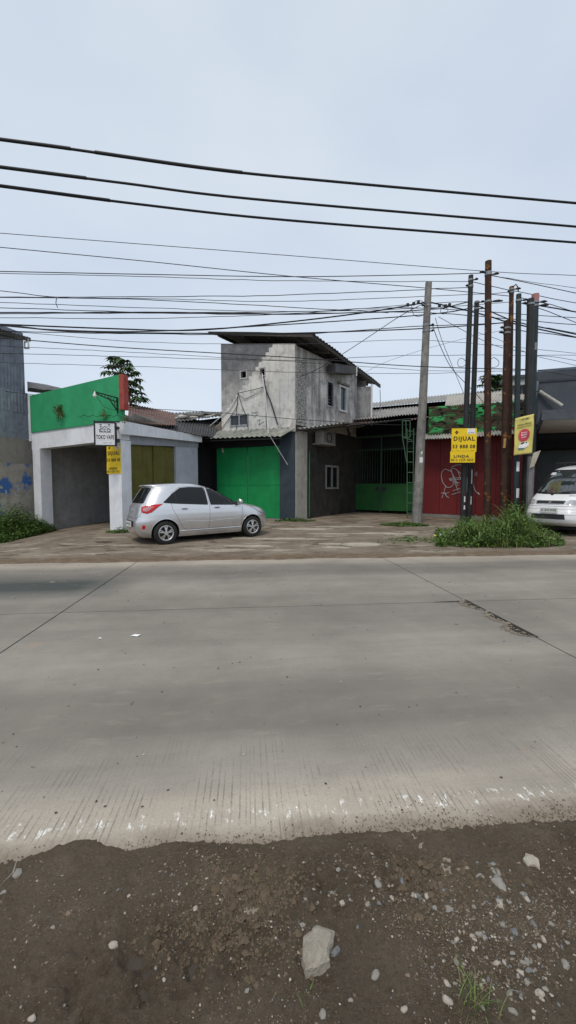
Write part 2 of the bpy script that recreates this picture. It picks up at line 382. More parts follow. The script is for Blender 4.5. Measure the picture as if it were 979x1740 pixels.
def zdirt(x, y):
    edge = Y_NEAR + .03 * nz3(x, 0, 1.1, 3) + (.055 if x > .1 else -.02) * 0
    edge += .10 * math.exp(-((x + .72) / .16) ** 2) + .05 * math.exp(-((x + .35) / .22) ** 2) + .012 * nz3(x, 0, 6, 5)
    t = (y - edge)
    z = .004 + .024 * nz3(x, y, 2.3) + .015 * nz3(x, y, 7, 5) + .009 * nz3(x, y, 22, 2) + .005 * nz3(x, y, 50, 4)
    rid = max(0, nz3(x, y, 3.1, 8)); z += .045 * rid * (1.1 + nz3(x, y, 26, 1) + .8 * nz3(x, y, 60, 7))
    # crumbly ruts in the middle left
    q = math.exp(-((y - 1.25 - .12 * x) / .16) ** 2) * math.exp(-((x + .25) / .55) ** 2)
    z += .045 * q * (nz3(x, y, 14, 3) + nz3(x, y, 30, 6) * .8)
    z = z + .014
    if t > -.14: 
        k = min(1, (t + .14) / .14); z = z * (1 - k) + k * .003
    if t > -.03: z -= (t + .03) * (.15 + .5 * max(0, t)) + .0
    if t > .03: z -= .02
    z += (.004 * nz3(x, y, 34, 3) + .003 * nz3(x, y, 90, 5)) if t > -.1 else 0
    return z
xs = [-60, -40, -25, -15, -10, -7, -5, -4, -3.4] + [-3 + .05 * i for i in range(30)] + [-1.5 + .0095 * i for i in range(316)] + [1.52 + .05 * i for i in range(30)] + [3.2, 4, 5, 7, 10, 15, 25, 40, 60]
ys = [-40, -20, -8, -4, -2, -1, -.5, 0, .3, .5, .6] + [.7 + .0095 * i for i in range(140)]
dirt = struct(sheet(xs, ys, zdirt, 'dirt_verge', MT['dirt']))
# -- yard in front of the buildings
m, nt, b = M_('yard', .9, 0, .2); v = coords(nt)
s = N(nt, 'ShaderNodeSeparateXYZ'); nt.links.new(v, s.inputs[0])
col = mixc(nt, noise_fac(nt, v, .9, 8, .7, .38, .62), (.17, .132, .098), (.30, .25, .195))
vp = coords(nt, (.45, 1.3, 1)); pf = noise_fac(nt, vp, 1.25, 6, .68, .56, .6)
pf = mathn(nt, 'MULTIPLY', pf, noise_fac(nt, v, 9, 5, .7, .3, .42))
col = mixc(nt, pf, col, (.40, .35, .275))
col = mixc(nt, noise_fac(nt, vp, 3.2, 6, .6, .60, .62), col, (.075, .058, .045))
col = mixc(nt, mathn(nt, 'MULTIPLY', noise_fac(nt, v, 38, 4, .8, .4, .7), .5), col, (.085, .07, .055))
yb = N(nt, 'ShaderNodeMapRange'); yb.inputs['From Min'].default_value = Y_FAR + .95; yb.inputs['From Max'].default_value = Y_FAR + .55
nt.links.new(mathn(nt, 'ADD', s.outputs['Y'], mathn(nt, 'MULTIPLY', noise_fac(nt, v, 1.2, 5, .6, .2, .8), .5)), yb.inputs['Value'])
soil = mixc(nt, noise_fac(nt, v, 5, 7, .7), (.125, .085, .055), (.2, .155, .11))
col = mixc(nt, yb.outputs[0], col, soil)
nt.links.new(col, b.inputs['Base Color'])
bump(nt, b, mathn(nt, 'ADD', noise_fac(nt, v, 22, 8, .7, .2, .8), pf), .7, .02)
MT['yard'] = m
def zyard(x, y):
    p = rx * x + ry * y; z = ztab(p.x, p.y); e = y - (Y_FAR + .12 * nz3(x, 0, .9, 4) + .05 * nz3(x, 0, 4, 2))
    z += .012 * nz3(x, y, 1.1) + .008 * nz3(x, y, 4.3, 3)
    if e < .12: z = min(z, .02) + (e - .05) * .3
    else: z += .015
    return z
xs = [-60, -40, -25, -20] + [-17 + .12 * i for i in range(290)] + [20, 25, 40, 60]
ys = [Y_FAR - .3 + .035 * i for i in range(40)] + [Y_FAR + 1.15 + .12 * i for i in range(90)] + [22, 26, 32, 40, 60]
struct(sheet(xs, ys, zyard, 'yard_ground', MT['yard']))
# concrete manhole cover and patches in the yard
def slab(px, py, rxx, ryy, n=22, wob=.05, name='concrete_patch'):
    c = GY(px, py); mb = MB(); rr = random.Random(int(px))
    pts = [c + Vector((rxx * math.cos(t) * (1 + wob * 1.6 * noise.noise(Vector((math.cos(t) * 1.7, math.sin(t) * 1.7, px)))), ryy * math.sin(t) * (1 + wob * 1.6 * noise.noise(Vector((math.cos(t) * 1.7, math.sin(t) * 1.7, px)))), .012)) for t in [2 * math.pi * i / n for i in range(n)]]
    for q in pts: q.z = ztab(q.x, q.y) + .034
    mb.prism(pts, (0, 0, -.05)); return struct(build(mb, name, MT['pale_conc']))
MT['pale_conc'] = worn('pale_concrete', (.37, .33, .265), (.17, .14, .10), (.45, .40, .33), .9, scale=3, streak=False, amount=.5)
slab(613, 927, .5, .27, 26, .02, 'manhole_cover'); slab(563, 926, .32, .11, 36, .6); slab(566, 932, .3, .1, 36, .6); slab(560, 909, .62, .1, 36, .6)
slab(515, 900, .9, .2, 36, .6); slab(655, 908, .7, .16, 36, .6); slab(430, 930, .5, .1, 36, .6); slab(475, 917, 1.0, .12, 36, .6); slab(400, 936, .35, .05, 36, .6); slab(590, 896, .8, .16, 36, .6)
# ================================================================ BUILDINGS
def mb_wall(W, u0, u1, z0, z1, holes=(), th=.15, off=0, warp=None):
    """solid wall with real openings (u0,u1,z0,z1 each)"""
    us = sorted(set([u0, u1] + [h[0] for h in holes] + [h[1] for h in holes]))
    zs = sorted(set([z0, z1] + [h[2] for h in holes] + [h[3] for h in holes]))
    ref = list(us)
    for a, b in zip(ref, ref[1:]):
        if b - a > 1.2:
            k = int((b - a) / .8); us += [a + (b - a) * i / k for i in range(1, k)]
    us = sorted(set(us)); zt = zs[-1]; warp = warp or (lambda u, z: z)
    def solid(i, j):
        if i < 0 or j < 0 or i >= len(us) - 1 or j >= len(zs) - 1: return False
        uc = (us[i] + us[i + 1]) / 2; zc = (zs[j] + zs[j + 1]) / 2
        return not any(h[0] < uc < h[1] and h[2] < zc < h[3] for h in holes)
    mb = MB()
    def q(u, z, d): return W.pt(u, warp(u, z), off - d)
    for i in range(len(us) - 1):
        for j in range(len(zs) - 1):
            if not solid(i, j): continue
            a, b, c, d = us[i], us[i + 1], zs[j], zs[j + 1]
            mb.quad(q(a, c, 0), q(b, c, 0), q(b, d, 0), q(a, d, 0)); mb.quad(q(a, c, th), q(a, d, th), q(b, d, th), q(b, c, th))
            if not solid(i - 1, j): mb.quad(q(a, c, 0), q(a, d, 0), q(a, d, th), q(a, c, th))
            if not solid(i + 1, j): mb.quad(q(b, c, 0), q(b, c, th), q(b, d, th), q(b, d, 0))
            if not solid(i, j - 1): mb.quad(q(a, c, 0), q(a, c, th), q(b, c, th), q(b, c, 0))
            if not solid(i, j + 1): mb.quad(q(a, d, 0), q(b, d, 0), q(b, d, th), q(a, d, th))
    return mb
def merge(mb, me_name, mat, parent, smooth=False):
    o = build(mb, me_name, mat, parent, smooth)
    bm = bmesh.new(); bm.from_mesh(o.data); bmesh.ops.remove_doubles(bm, verts=bm.verts, dist=1e-4); bmesh.ops.recalc_face_normals(bm, faces=bm.faces)
    bm.to_mesh(o.data); bm.free(); return o
def rect(W, px0, py0, px1, py1):
    pc = (py0 + py1) / 2; a = W.at(px0, pc)[0]; b = W.at(px1, pc)[0]; xm = (px0 + px1) / 2
    z1 = W.at(xm, py0)[1]; z0 = W.at(xm, py1)[1]; return min(a, b), max(a, b), z0, z1
GREYWALL = worn('old_grey_plaster', (.36, .35, .33), (.07, .07, .068), (.50, .49, .47), .9, amount=1.0, scale=.9, bumps=.6, chips=(.2, .17, .15), chip_at=.72)
MT['roofsheet'] = worn('weathered_roof_sheet', (.13, .125, .12), (.05, .045, .042), (.2, .19, .18), .75, .1, 1.5, streak=False, amount=.8)
MT['roofdark'] = worn('dark_roof_sheet', (.07, .07, .075), (.03, .03, .03), (.11, .11, .11), .7, .1, 1.5, streak=False)
MT['asbestos'] = worn('asbestos_sheet', (.42, .40, .36), (.13, .12, .10), (.55, .53, .48), .9, 0, 2, streak=False, amount=.8)

# ---------------- green corner shop -----------------
cor = (P(207, 830, 13.0).x, 13.0); lft = (P(58, 830, 15.0).x, 15.0); rgt = (P(338, 830, 16.6).x, 16.6)
SF = Wall(lft, cor); SS = Wall(cor, rgt)
shop = thing('corner_shop', 'single storey white shop with green parapet and open corner bays behind the silver car', 'shop', (cor[0], cor[1], 0))
MT['greenwall'] = worn('green_wall_paint', (.028, .30, .125), (.03, .13, .07), (.04, .36, .16), .7, amount=.35, scale=1.1, streak=True)
MT['crackdark'] = plain('crack', (.03, .05, .04), .9)
inn = Vector(((SF.n + SS.n) * -1).xy.normalized().to_3d()) if False else None
zL = SF.at(57, 735)[1]; zR = SF.at(200, 716)[1]; tL = SF.at(57, 672)[1]; tR = SF.at(209, 636)[1]
def wp(u, z):  # slope: level param 0..1 -> heights
    k = u / SF.len; return z
# header + columns of the front
bL = SF.at(80, 762)[1]; bR = SF.at(185, 748)[1]
cw = .42
def line(W, za, zb): return lambda u: za + (zb - za) * u / W.len
top = line(SF, zL, zR); bot = line(SF, bL, bR)
mb = MB(); u0, u1 = -.05, SF.len
n = 6
for i in range(n):
    a = u0 + (u1 - u0) * i / n; b_ = u0 + (u1 - u0) * (i + 1) / n
    mb.hexa([SF.pt(a, bot(a), 0), SF.pt(b_, bot(b_), 0), SF.pt(b_, bot(b_), -.35), SF.pt(a, bot(a), -.35)],
            [SF.pt(a, top(a), 0), SF.pt(b_, top(b_), 0), SF.pt(b_, top(b_), -.35), SF.pt(a, top(a), -.35)])
merge(mb, 'header_beam', MT['white_paint'], shop)
gtop = line(SF, tL - .0, tR)
mb = MB()
mb.prism([SF.pt(.0, top(0) + .002, .04), SF.pt(SF.len + .02, top(SF.len) + .002, .04), SF.pt(SF.len + .02, tR, .04), SF.pt(.0, tL, .04)], SF.n * -.22)
build(mb, 'green_parapet', MT['greenwall'], shop)
mb = MB()  # pale band closing the parapet's left edge
mb.prism([SF.pt(-.14, top(0) - .3, .03), SF.pt(-.004, top(0) - .3, .03), SF.pt(-.004, tL + .02, .03), SF.pt(-.14, tL + .06, .03)], SF.n * -.25)
build(mb, 'edge_pier', MT['white_paint'], shop)
mb = MB()  # red painted end of the parapet
k = SF.u
mb.prism([SF.pt(SF.len + .022, top(SF.len) + .35, .04), SF.pt(SF.len + .13, top(SF.len) + .35, -.05), SF.pt(SF.len + .13, tR + .02, -.05), SF.pt(SF.len + .022, tR + .02, .04)], SF.n * -.18)
build(mb, 'red_end_panel', worn('faded_red', (.33, .05, .045), (.15, .05, .04), (.4, .1, .08), .8, scale=4), shop)
# hairline crack in the parapet
pts = []
for i in range(26):
    px = 135 + i * 2.9; a, z = SF.at(px, 707 + 1.6 * math.sin(i * 1.3) + 2 * noise.noise(Vector((i * .7, 0, 0)))); pts.append(SF.pt(a, z, .042))
mb = MB(); mb.tube(pts, .006, 4); build(mb, 'wall_crack', MT['crackdark'], shop)
def column(W, u0, u1, z1, d=.42, off=0): 
    mb = MB(); mb.wbox(W, u0, u1, -.4, z1, off, off - d); return mb
build(column(SF, .0, .42, bot(.2), .42, .01), 'column', MT['white_paint'], shop)
uc = SF.ux(186, 830)
build(column(SF, uc, SF.len + .01, bot(uc) + .0, .40, .01), 'column', MT['white_paint'], shop)
# side beam
sa, sb_ = SS.at(214, 718)[1], SS.at(333, 741)[1]; ba, bb = SS.at(210, 739)[1], SS.at(333, 751)[1]
st = line(SS, sa, sb_); sb = line(SS, ba, bb)
mb = MB(); a, b_ = .0, SS.len
mb.hexa([SS.pt(a, sb(a), .18), SS.pt(b_, sb(b_), .18), SS.pt(b_, sb(b_), -.12), SS.pt(a, sb(a), -.12)],
        [SS.pt(a, st(a), .18), SS.pt(b_, st(b_), .18), SS.pt(b_, st(b_), -.12), SS.pt(a, st(a), -.12)])
build(mb, 'side_beam', MT['white_paint'], shop)
mb = MB(); ug = SS.ux(300, 800)
mb.hexa([SS.pt(.35, sb(.2) - .28, .0), SS.pt(SS.len, sb(SS.len) - .2, .0), SS.pt(SS.len, sb(SS.len) - .2, -.3), SS.pt(.35, sb(.2) - .28, -.3)],
        [SS.pt(.35, sb(.2) - .004, .0), SS.pt(SS.len, sb(SS.len) - .004, .0), SS.pt(SS.len, sb(SS.len) - .004, -.3), SS.pt(.35, sb(.2) - .004, -.3)])
build(mb, 'lintel', worn('grey_render', (.3, .32, .36), (.15, .15, .15), rough=.85), shop)
mb = MB(); mb.wbox(SS, ug, SS.len - .02, -.3, sb(SS.len) - .2, -.02, -.32); build(mb, 'end_wall', worn('light_grey_render', (.42, .44, .5), (.2, .2, .2), rough=.85, amount=.35), shop)
# olive folding doors closing the side bay
olive = worn('olive_door_paint', (.115, .105, .022), (.045, .042, .015), (.15, .135, .035), .6, amount=.6)
dz1 = sb(1.5) - .24
ud0, ud1 = .36, ug; k = 4; wd = (ud1 - ud0) / k
for i in range(k):
    mb = MB(); o_ = -.07 - (.03 if i % 2 else 0)
    mb.wbox(SS, ud0 + i * wd + .012, ud0 + (i + 1) * wd - .012, .1, dz1, o_, o_ - .05)
    for zz in (.25, 1.6, dz1 - .12): mb.wbox(SS, ud0 + i * wd + .05, ud0 + (i + 1) * wd - .05, zz, zz + .05, o_ + .012, o_)
    build(mb, 'folding_door_leaf', olive, shop)
# inner room seen through the front bay
bk = SF.n * -4.2
room = worn('room_plaster', (.33, .34, .335), (.16, .165, .165), (.4, .4, .395), .95, amount=.6)
mb = MB()
A_ = SF.pt(.1, -.3, -.4); B_ = SF.pt(SF.len - .42, -.3, -.42); up = V(0, 0, 4.2); bk2 = SS.u * 4.2 - SS.n * .15
mb.quad(A_ + bk, B_ + bk2, B_ + bk2 + up, A_ + bk + up); mb.quad(A_, A_ + bk, A_ + bk + up, A_ + up)
mb.quad(B_, B_ + bk2, B_ + bk2 + up, B_ + up)
o = build(mb, 'inner_wall', room, shop)
mb = MB(); mb.quad(A_ + V(0, 0, 3.42), B_ + V(0, 0, 3.42), B_ + bk2 + V(0, 0, 3.42), A_ + bk + V(0, 0, 3.42)); build(mb, 'ceiling', room, shop)
zfl = ztab(A_.x, A_.y) + .33
mb = MB(); mb.quad(A_ + V(0, 0, zfl + .02), B_ + V(0, 0, zfl + .02), B_ + bk2 + V(0, 0, zfl + .04), A_ + bk + V(0, 0, zfl + .04)); build(mb, 'floor', worn('room_floor', (.2, .17, .11), (.09, .08, .05), rough=.7), shop)
# low skirting step at the back of the bay
mb = MB(); mb.prism([A_ + bk * .97 + V(0, 0, zfl), B_ + bk2 * .97 + V(0, 0, zfl), B_ + bk2 * .97 + V(0, 0, zfl + .12), A_ + bk * .97 + V(0, 0, zfl + .12)], SF.n * .1); build(mb, 'skirting', MT['concrete'], shop)
# shop roof: brown sheets then grey sheets rising behind the side beam
MT['brownroof'] = worn('rusty_brown_roof', (.17, .10, .085), (.08, .05, .045), (.24, .16, .14), .85, 0, 2, streak=False, amount=.7)
mb = MB(); mb.corr(P(217, 716, 13.2), P(300, 723, 15.3), P(219, 687, 17.8), P(296, 701, 18.5), 18, .02, ragged=.04); build(mb, 'brown_roof', MT['brownroof'], shop, smooth=True)
mb = MB(); mb.corr(P(214, 719, 13.3), P(372, 744, 17.2), P(230, 706, 16.3), P(376, 716, 19.0), 30, .022, ragged=.05); build(mb, 'eave_roof', MT['roofdark'], shop, smooth=True)
mb = MB(); mb.prism([P(216, 719, 13.35), P(292, 728, 15.5), P(290, 718, 15.6), P(228, 703, 13.5)], V(-.05, .08, 0)); build(mb, 'broken_ridge_cap', MT['concrete'], shop)

# ---------------- grey corrugated roof patch between shop and house
an = thing('annex_shed', 'low dark shed under patched grey roofing sheets between the shop and the tall grey house', 'shed', (P(330, 830, 19).x, 19, 0))
mb = MB(); mb.corr(P(282, 719, 16.3), P(379, 706, 18.6), P(292, 701, 19.5), P(379, 700, 22), 16, .025, ragged=.06); build(mb, 'roof', MT['roofsheet'], an, smooth=True)
rr = random.Random(5)
for i in range(9):
    px = 292 + i * 9.5; py = 712 - i * .6 + rr.uniform(-4, 3); c = P(px, py, 17.6 + i * .2); mb = MB()
    mb.box(c + V(0, 0, .06), (.75 + rr.random() * .4, .5, .04), Matrix.Rotation(rr.uniform(-.5, .5), 3, 'Z') @ Matrix.Rotation(rr.uniform(-.12, .12), 3, 'Y') @ Matrix.Rotation(.35, 3, 'X'))
    build(mb, 'roof_patch_sheet', MT['roofsheet'] if i % 3 else MT['asbestos'], an)
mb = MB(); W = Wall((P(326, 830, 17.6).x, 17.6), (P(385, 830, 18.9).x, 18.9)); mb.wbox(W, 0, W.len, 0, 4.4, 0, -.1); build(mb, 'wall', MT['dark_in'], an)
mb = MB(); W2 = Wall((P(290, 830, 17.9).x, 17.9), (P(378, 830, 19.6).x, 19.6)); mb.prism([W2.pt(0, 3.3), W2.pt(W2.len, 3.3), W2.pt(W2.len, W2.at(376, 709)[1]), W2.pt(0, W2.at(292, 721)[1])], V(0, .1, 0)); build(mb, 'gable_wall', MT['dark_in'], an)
mb = MB(); mb.prism([P(358, 742, 18.0), P(376, 742, 17.9), P(376, 716, 17.9), P(356, 733, 18.0)], V(0, .1, 0)); build(mb, 'plaster_infill', worn('brown_plaster', (.24, .2, .16), (.1, .08, .07)), an)

# ---------------- tall grey house ---------------------
Cc = P(501, 830, 16.25); Cc = Vector((Cc.x, Cc.y, 0)); fd = Vector((-.906, .423, 0)); sd = Vector((.602, .799, 0))
HF = Wall(Cc, Cc + fd * 4.2); HS = Wall(Cc, Cc + sd * 7.0)
house = thing('two_storey_house', 'tall narrow grey plastered house with stained walls under a mono pitch roof, green door below', 'house', tuple(Cc))
uL = HF.ux(376, 650)
zc = HF.at(499, 584)[1]; zl = HF.at(376, 584)[1]
zfl = HF.at(440, 735)[1]
holes = [rect(HF, 409.5, 631, 418.5, 642), rect(HF, 442, 626, 450, 638), rect(HF, 391, 704, 423, 724)]
H2 = [(a, b_, c, d) for a, b_, c, d in holes]
ztop0 = 7.2
def warpF(u, z): return z if z < 6.6 else 6.6 + (z - 6.6) / (ztop0 - 6.6) * (zc + (zl - zc) * u / uL - 6.6)
# plaster: dark stained upper left with stepped repair; lighter repair on the right
m, nt, b = M_('house_front_plaster', .92, 0, .2); v = coords(nt)
s = N(nt, 'ShaderNodeSeparateXYZ'); nt.links.new(v, s.inputs[0])
# local u along the wall
dotn = N(nt, 'ShaderNodeVectorMath', operation='DOT_PRODUCT'); dotn.inputs[1].default_value = tuple(fd); nt.links.new(v, dotn.inputs[0])
U = dotn.outputs['Value']; Zq = s.outputs['Z']
stepU = mathn(nt, 'SNAP', U, .17)
thr = mathn(nt, 'ADD', mathn(nt, 'MULTIPLY', stepU, -.95), zc + 0.95)
light = mixc(nt, noise_fac(nt, v, 1.5, 9, .7), (.62, .61, .58), (.78, .765, .73)); 
old = mixc(nt, noise_fac(nt, v, 1.3, 10, .72, .36, .62), (.34, .335, .335), (.68, .67, .645))
hmask = N(nt, 'ShaderNodeMapRange'); hmask.inputs['From Min'].default_value = zl - 2.1; hmask.inputs['From Max'].default_value = zl - .2
nt.links.new(mathn(nt, 'ADD', Zq, mathn(nt, 'MULTIPLY', noise_fac(nt, v, 2, 8, .7, .2, .8), 1.2)), hmask.inputs['Value'])
old = mixc(nt, mathn(nt, 'MULTIPLY', hmask.outputs[0], .92), old, mixc(nt, noise_fac(nt, v, 2.4, 9, .75), (.065, .07, .082), (.20, .205, .22)))
# the repair: right of a stepped diagonal
dg = mathn(nt, 'SUBTRACT', mathn(nt, 'ADD', mathn(nt, 'MULTIPLY', mathn(nt, 'SNAP', U, .13), 1.55), 3.25 if False else 0), mathn(nt, 'SUBTRACT', Zq, zc - 1.95))
uB = HF.ux(453, 620)   # diagonal hits u at z
pA = HF.at(462, 590); pB = HF.at(413, 660)
slope = (pB[0] - pA[0]) / (pB[1] - pA[1])
lim = mathn(nt, 'ADD', mathn(nt, 'MULTIPLY', mathn(nt, 'SNAP', mathn(nt, 'SUBTRACT', Zq, pA[1]), .17), slope), pA[0])
isn = mathn(nt, 'LESS_THAN', mathn(nt, 'ADD', U, mathn(nt, 'MULTIPLY', noise_fac(nt, v, 6, 5, .6, .2, .8), .05)), lim)
col = mixc(nt, isn, old, light)
col = mixc(nt, mathn(nt, 'MULTIPLY', noise_fac(nt, coords(nt, (6, 6, .5)), 1.6, 7, .65, .52, .75), .5), col, (.13, .12, .11))
col = mixc(nt, mathn(nt, 'MULTIPLY', noise_fac(nt, v, 1.9, 7, .7, .6, .66), .5), col, (.24, .21, .16))
col = mixc(nt, mathn(nt, 'MULTIPLY', noise_fac(nt, v, 3.2, 9, .75, .5, .68), .55), col, (.16, .155, .15))
nt.links.new(col, b.inputs['Base Color']); bump(nt, b, noise_fac(nt, v, 14, 8, .7, .2, .8), .5, .012)
HFRONT = m
mbw = mb_wall(HF, 0, uL, zfl, ztop0, H2, .16, warp=warpF); merge(mbw, 'front_wall', HFRONT, house)
m, nt, b = M_('house_side_plaster', .92, 0, .2); v = coords(nt)
s = N(nt, 'ShaderNodeSeparateXYZ'); nt.links.new(v, s.inputs[0])
col = mixc(nt, noise_fac(nt, v, 1.1, 9, .7, .35, .62), (.36, .345, .325), (.78, .755, .71))
col = mixc(nt, mathn(nt, 'MULTIPLY', noise_fac(nt, coords(nt, (3, 3, .3)), 1.5, 8, .7, .42, .7), .8), col, (.10, .10, .10))
col = mixc(nt, mathn(nt, 'MULTIPLY', noise_fac(nt, v, 2.6, 9, .75, .5, .66), .7), col, (.11, .11, .11))
nt.links.new(col, b.inputs['Base Color']); bump(nt, b, noise_fac(nt, v, 12, 8, .7, .2, .8), .5, .012)
HSIDE = m
usE = HS.ux(606, 690); zsE = HS.at(606, 640)[1]
wins = [rect(HS, 555.5, 648, 567, 692), rect(HS, 575, 656, 588, 700)]
def warpS(u, z): return z if z < 6.3 else 6.3 + (z - 6.3) / (ztop0 - 6.3) * (zc - .05 + (zsE + .15 - zc) * u / usE - 6.3)
zsb = 3.98
low = [rect(HS, 553, 791, 575, 831)]
mbw = mb_wall(HS, 0, usE, zsb, ztop0, wins, .16, warp=warpS); merge(mbw, 'side_wall', HSIDE, house)
mbw = mb_wall(HS, .0, HS.len + 2.2, -.2, zsb, low, .16, off=-.004); merge(mbw, 'lower_side_wall', worn('shaded_lower_plaster', (.036, .033, .03), (.013, .013, .013), (.06, .054, .047), .9, amount=.9, scale=1.4), house)  # dark plaster, its colour lowered further for the shade under the passage roof
# blank back & far walls so that the house is closed
mb = MB(); q1 = HF.pt(uL, 0, 0); q2 = q1 + sd * 7; q3 = HS.pt(usE + 1.0, 0)
mb.quad(q1 + V(0, 0, 3), q2 + V(0, 0, 3), q2 + V(0, 0, zl), q1 + V(0, 0, zl)); mb.quad(q2 + V(0, 0, 3), q3 + V(0, 0, 3), q3 + V(0, 0, zsE), q2 + V(0, 0, zl)); build(mb, 'rear_wall', HSIDE, house)
# unplastered rough strip on the side wall
ra = rect(HS, 503, 614, 520, 718)
m, nt, b = M_('rough_brick', .95); v = coords(nt, (1, 1, 1)); vo = N(nt, 'ShaderNodeTexVoronoi', i_Scale=11.0); vo.feature = 'DISTANCE_TO_EDGE'; nt.links.new(v, vo.inputs['Vector'])
f = N(nt, 'ShaderNodeMapRange'); f.inputs['From Max'].default_value = .12; nt.links.new(vo.outputs['Distance'], f.inputs['Value'])
nt.links.new(mixc(nt, f.outputs[0], (.16, .15, .14), (.46, .45, .43)), b.inputs['Base Color']); bump(nt, b, f.outputs[0], 1, .03)
mb = MB(); mb.wbox(HS, ra[0] + .02, ra[1], ra[2], ra[3], .03, -.01); build(mb, 'rough_render_strip', m, house)
# grey concrete piers / bands on the front
mb = MB()
for px in (453,): 
    a = HF.ux(px, 700); mb.wbox(HF, a - .03, a + .03, zfl, HF.at(px, 665)[1], .012, -.01)
build(mb, 'plaster_groove', MT['concrete'], house)
# projecting end bay
pb0 = HS.pt(usE, 0); PB = Wall(pb0, pb0 + Vector((.985, -.17, 0)) * 1.0)
e0, e1 = PB.ux(605, 690), PB.ux(630, 690)
pz0 = PB.at(617, 720)[1]; pz1 = PB.at(617, 657)[1]
mb = MB(); mb.wbox(PB, e0, e1, pz0, pz1, 0, -1.6); build(mb, 'end_bay', worn('bay_plaster', (.27, .27, .28), (.08, .08, .08), (.36, .36, .37), .9, amount=.9), house)
mb = MB(); mb.tube([PB.pt(e1 + .04, pz0 - .1, .04), PB.pt(e1 + .04, pz1 + .1, .04)], .045, 8); build(mb, 'drain_pipe', MT['white_plastic'], house, True)
# windows
MT['frame_grey'] = plain('grey_frame', (.35, .37, .4), .5)
def window(W, r, parent, frame=.06, mullions=0, louvre=0, fm=None, glass=None, proud=.03, depth=.09):
    u0, u1, z0, z1 = r; mb = MB(); f = frame
    mb.wbox(W, u0, u1, z0, z0 + f, proud, -depth); mb.wbox(W, u0, u1, z1 - f, z1, proud, -depth)
    mb.wbox(W, u0, u0 + f, z0 + f, z1 - f, proud - .002, -depth); mb.wbox(W, u1 - f, u1, z0 + f, z1 - f, proud - .002, -depth)
    for i in range(mullions):
        c = u0 + (u1 - u0) * (i + 1) / (mullions + 1); mb.wbox(W, c - f / 2, c + f / 2, z0 + f, z1 - f, proud - .006, -depth)
    w_ = build(mb, 'window', fm or MT['frame_grey'], parent)
    mb = MB()
    if louvre:
        h = (z1 - z0 - 2 * f) / louvre
        for i in range(louvre):
            z = z0 + f + h * i; mb.hexa([W.pt(u0 + f, z, 0), W.pt(u1 - f, z, 0), W.pt(u1 - f, z, -.01), W.pt(u0 + f, z, -.01)],
                    [W.pt(u0 + f, z + h * .75, -.05), W.pt(u1 - f, z + h * .75, -.05), W.pt(u1 - f, z + h * .75, -.06), W.pt(u0 + f, z + h * .75, -.06)])
        mb.quad(W.pt(u0, z0, -.12), W.pt(u1, z0, -.12), W.pt(u1, z1, -.12), W.pt(u0, z1, -.12))
    else: mb.wbox(W, u0 + f, u1 - f, z0 + f, z1 - f, -.03, -.045)
    build(mb, 'pane', glass or MT['glass_dark'], w_); return w_
window(HS, wins[0], house, .05, louvre=8); window(HS, wins[1], house, .07, fm=MT['white_plastic'], glass=plain('teal_glass', (.03, .06, .07), .1), proud=.08)
window(HF, holes[2], house, .05, mullions=1, glass=plain('blue_glass', (.05, .06, .075), .15)); window(HS, low[0], house, .08, mullions=1, fm=MT['concrete'])
mb = MB(); a, b_, c, d = wins[1]; mb.wbox(HS, a - .12, b_ + .1, d + .03, d + .12, .16, -.02); build(mb, 'window_hood', MT['concrete'], house)
for h in holes[:2]:
    mb = MB(); u0, u1, z0, z1 = h
    mb.quad(HF.pt(u0 - .1, z0 - .1, -.3), HF.pt(u1 + .1, z0 - .1, -.3), HF.pt(u1 + .1, z1 + .1, -.3), HF.pt(u0 - .1, z1 + .1, -.3)); build(mb, 'vent_hole', MT['dark_in'], house)
    mb = MB(); f = .05
    mb.wbox(HF, u0 - f, u1 + f, z1, z1 + f, .02, -.02); mb.wbox(HF, u0 - f, u1 + f, z0 - f, z0, .02, -.02); mb.wbox(HF, u0 - f, u0, z0, z1, .018, -.02); mb.wbox(HF, u1, u1 + f, z0, z1, .018, -.02)
    build(mb, 'vent_surround', worn('pale_render', (.45, .45, .45), (.3, .3, .3)), house)
# roof: heavy fascia, purlins, corrugated sheet
r1 = P(352, 564, 17.7); r2 = P(534, 568, 15.8); r3 = P(648, 655, 22.6); r4 = r1 + (r3 - r2) + V(0, 0, .3)
mb = MB(); mb.corr(r2 + V(0, 0, .03), r3 + V(0, 0, .03), r1 + V(0, 0, .03), r4 + V(0, 0, .03), 30, .022); rf = build(mb, 'roof', MT['roofsheet'], house, True)
wood = worn('dark_timber', (.06, .055, .05), (.03, .028, .025), (.1, .09, .08), .9, scale=3)
def beam(a, b, h, t, name, parent, mat):
    mb = MB(); d = (b - a).normalized(); s_ = d.cross(V(0, 0, 1)).normalized() * t / 2
    mb.hexa([a - s_ - V(0, 0, h), b - s_ - V(0, 0, h), b + s_ - V(0, 0, h), a + s_ - V(0, 0, h)], [a - s_, b - s_, b + s_, a + s_]); return build(mb, name, mat, parent)
beam(r1 + V(.05, .03, 0), r2 + V(-.05, .03, 0), .10, .05, 'fascia', rf, wood); beam(r2 + V(-.06, .05, 0), r3 + V(-.06, 0, 0), .13, .05, 'fascia', rf, wood)
for t in (.12, .36, .60, .84):
    beam(r1.lerp(r2, t) + V(0, .1, -.03), r4.lerp(r3, t) + V(0, -.1, -.03), .12, .07, 'rafter', rf, wood)
for t in (.2, .45, .7): beam(r1.lerp(r4, t) + V(.1, 0, -.17), r2.lerp(r3, t) + V(-.1, 0, -.17), .07, .05, 'purlin', rf, wood)
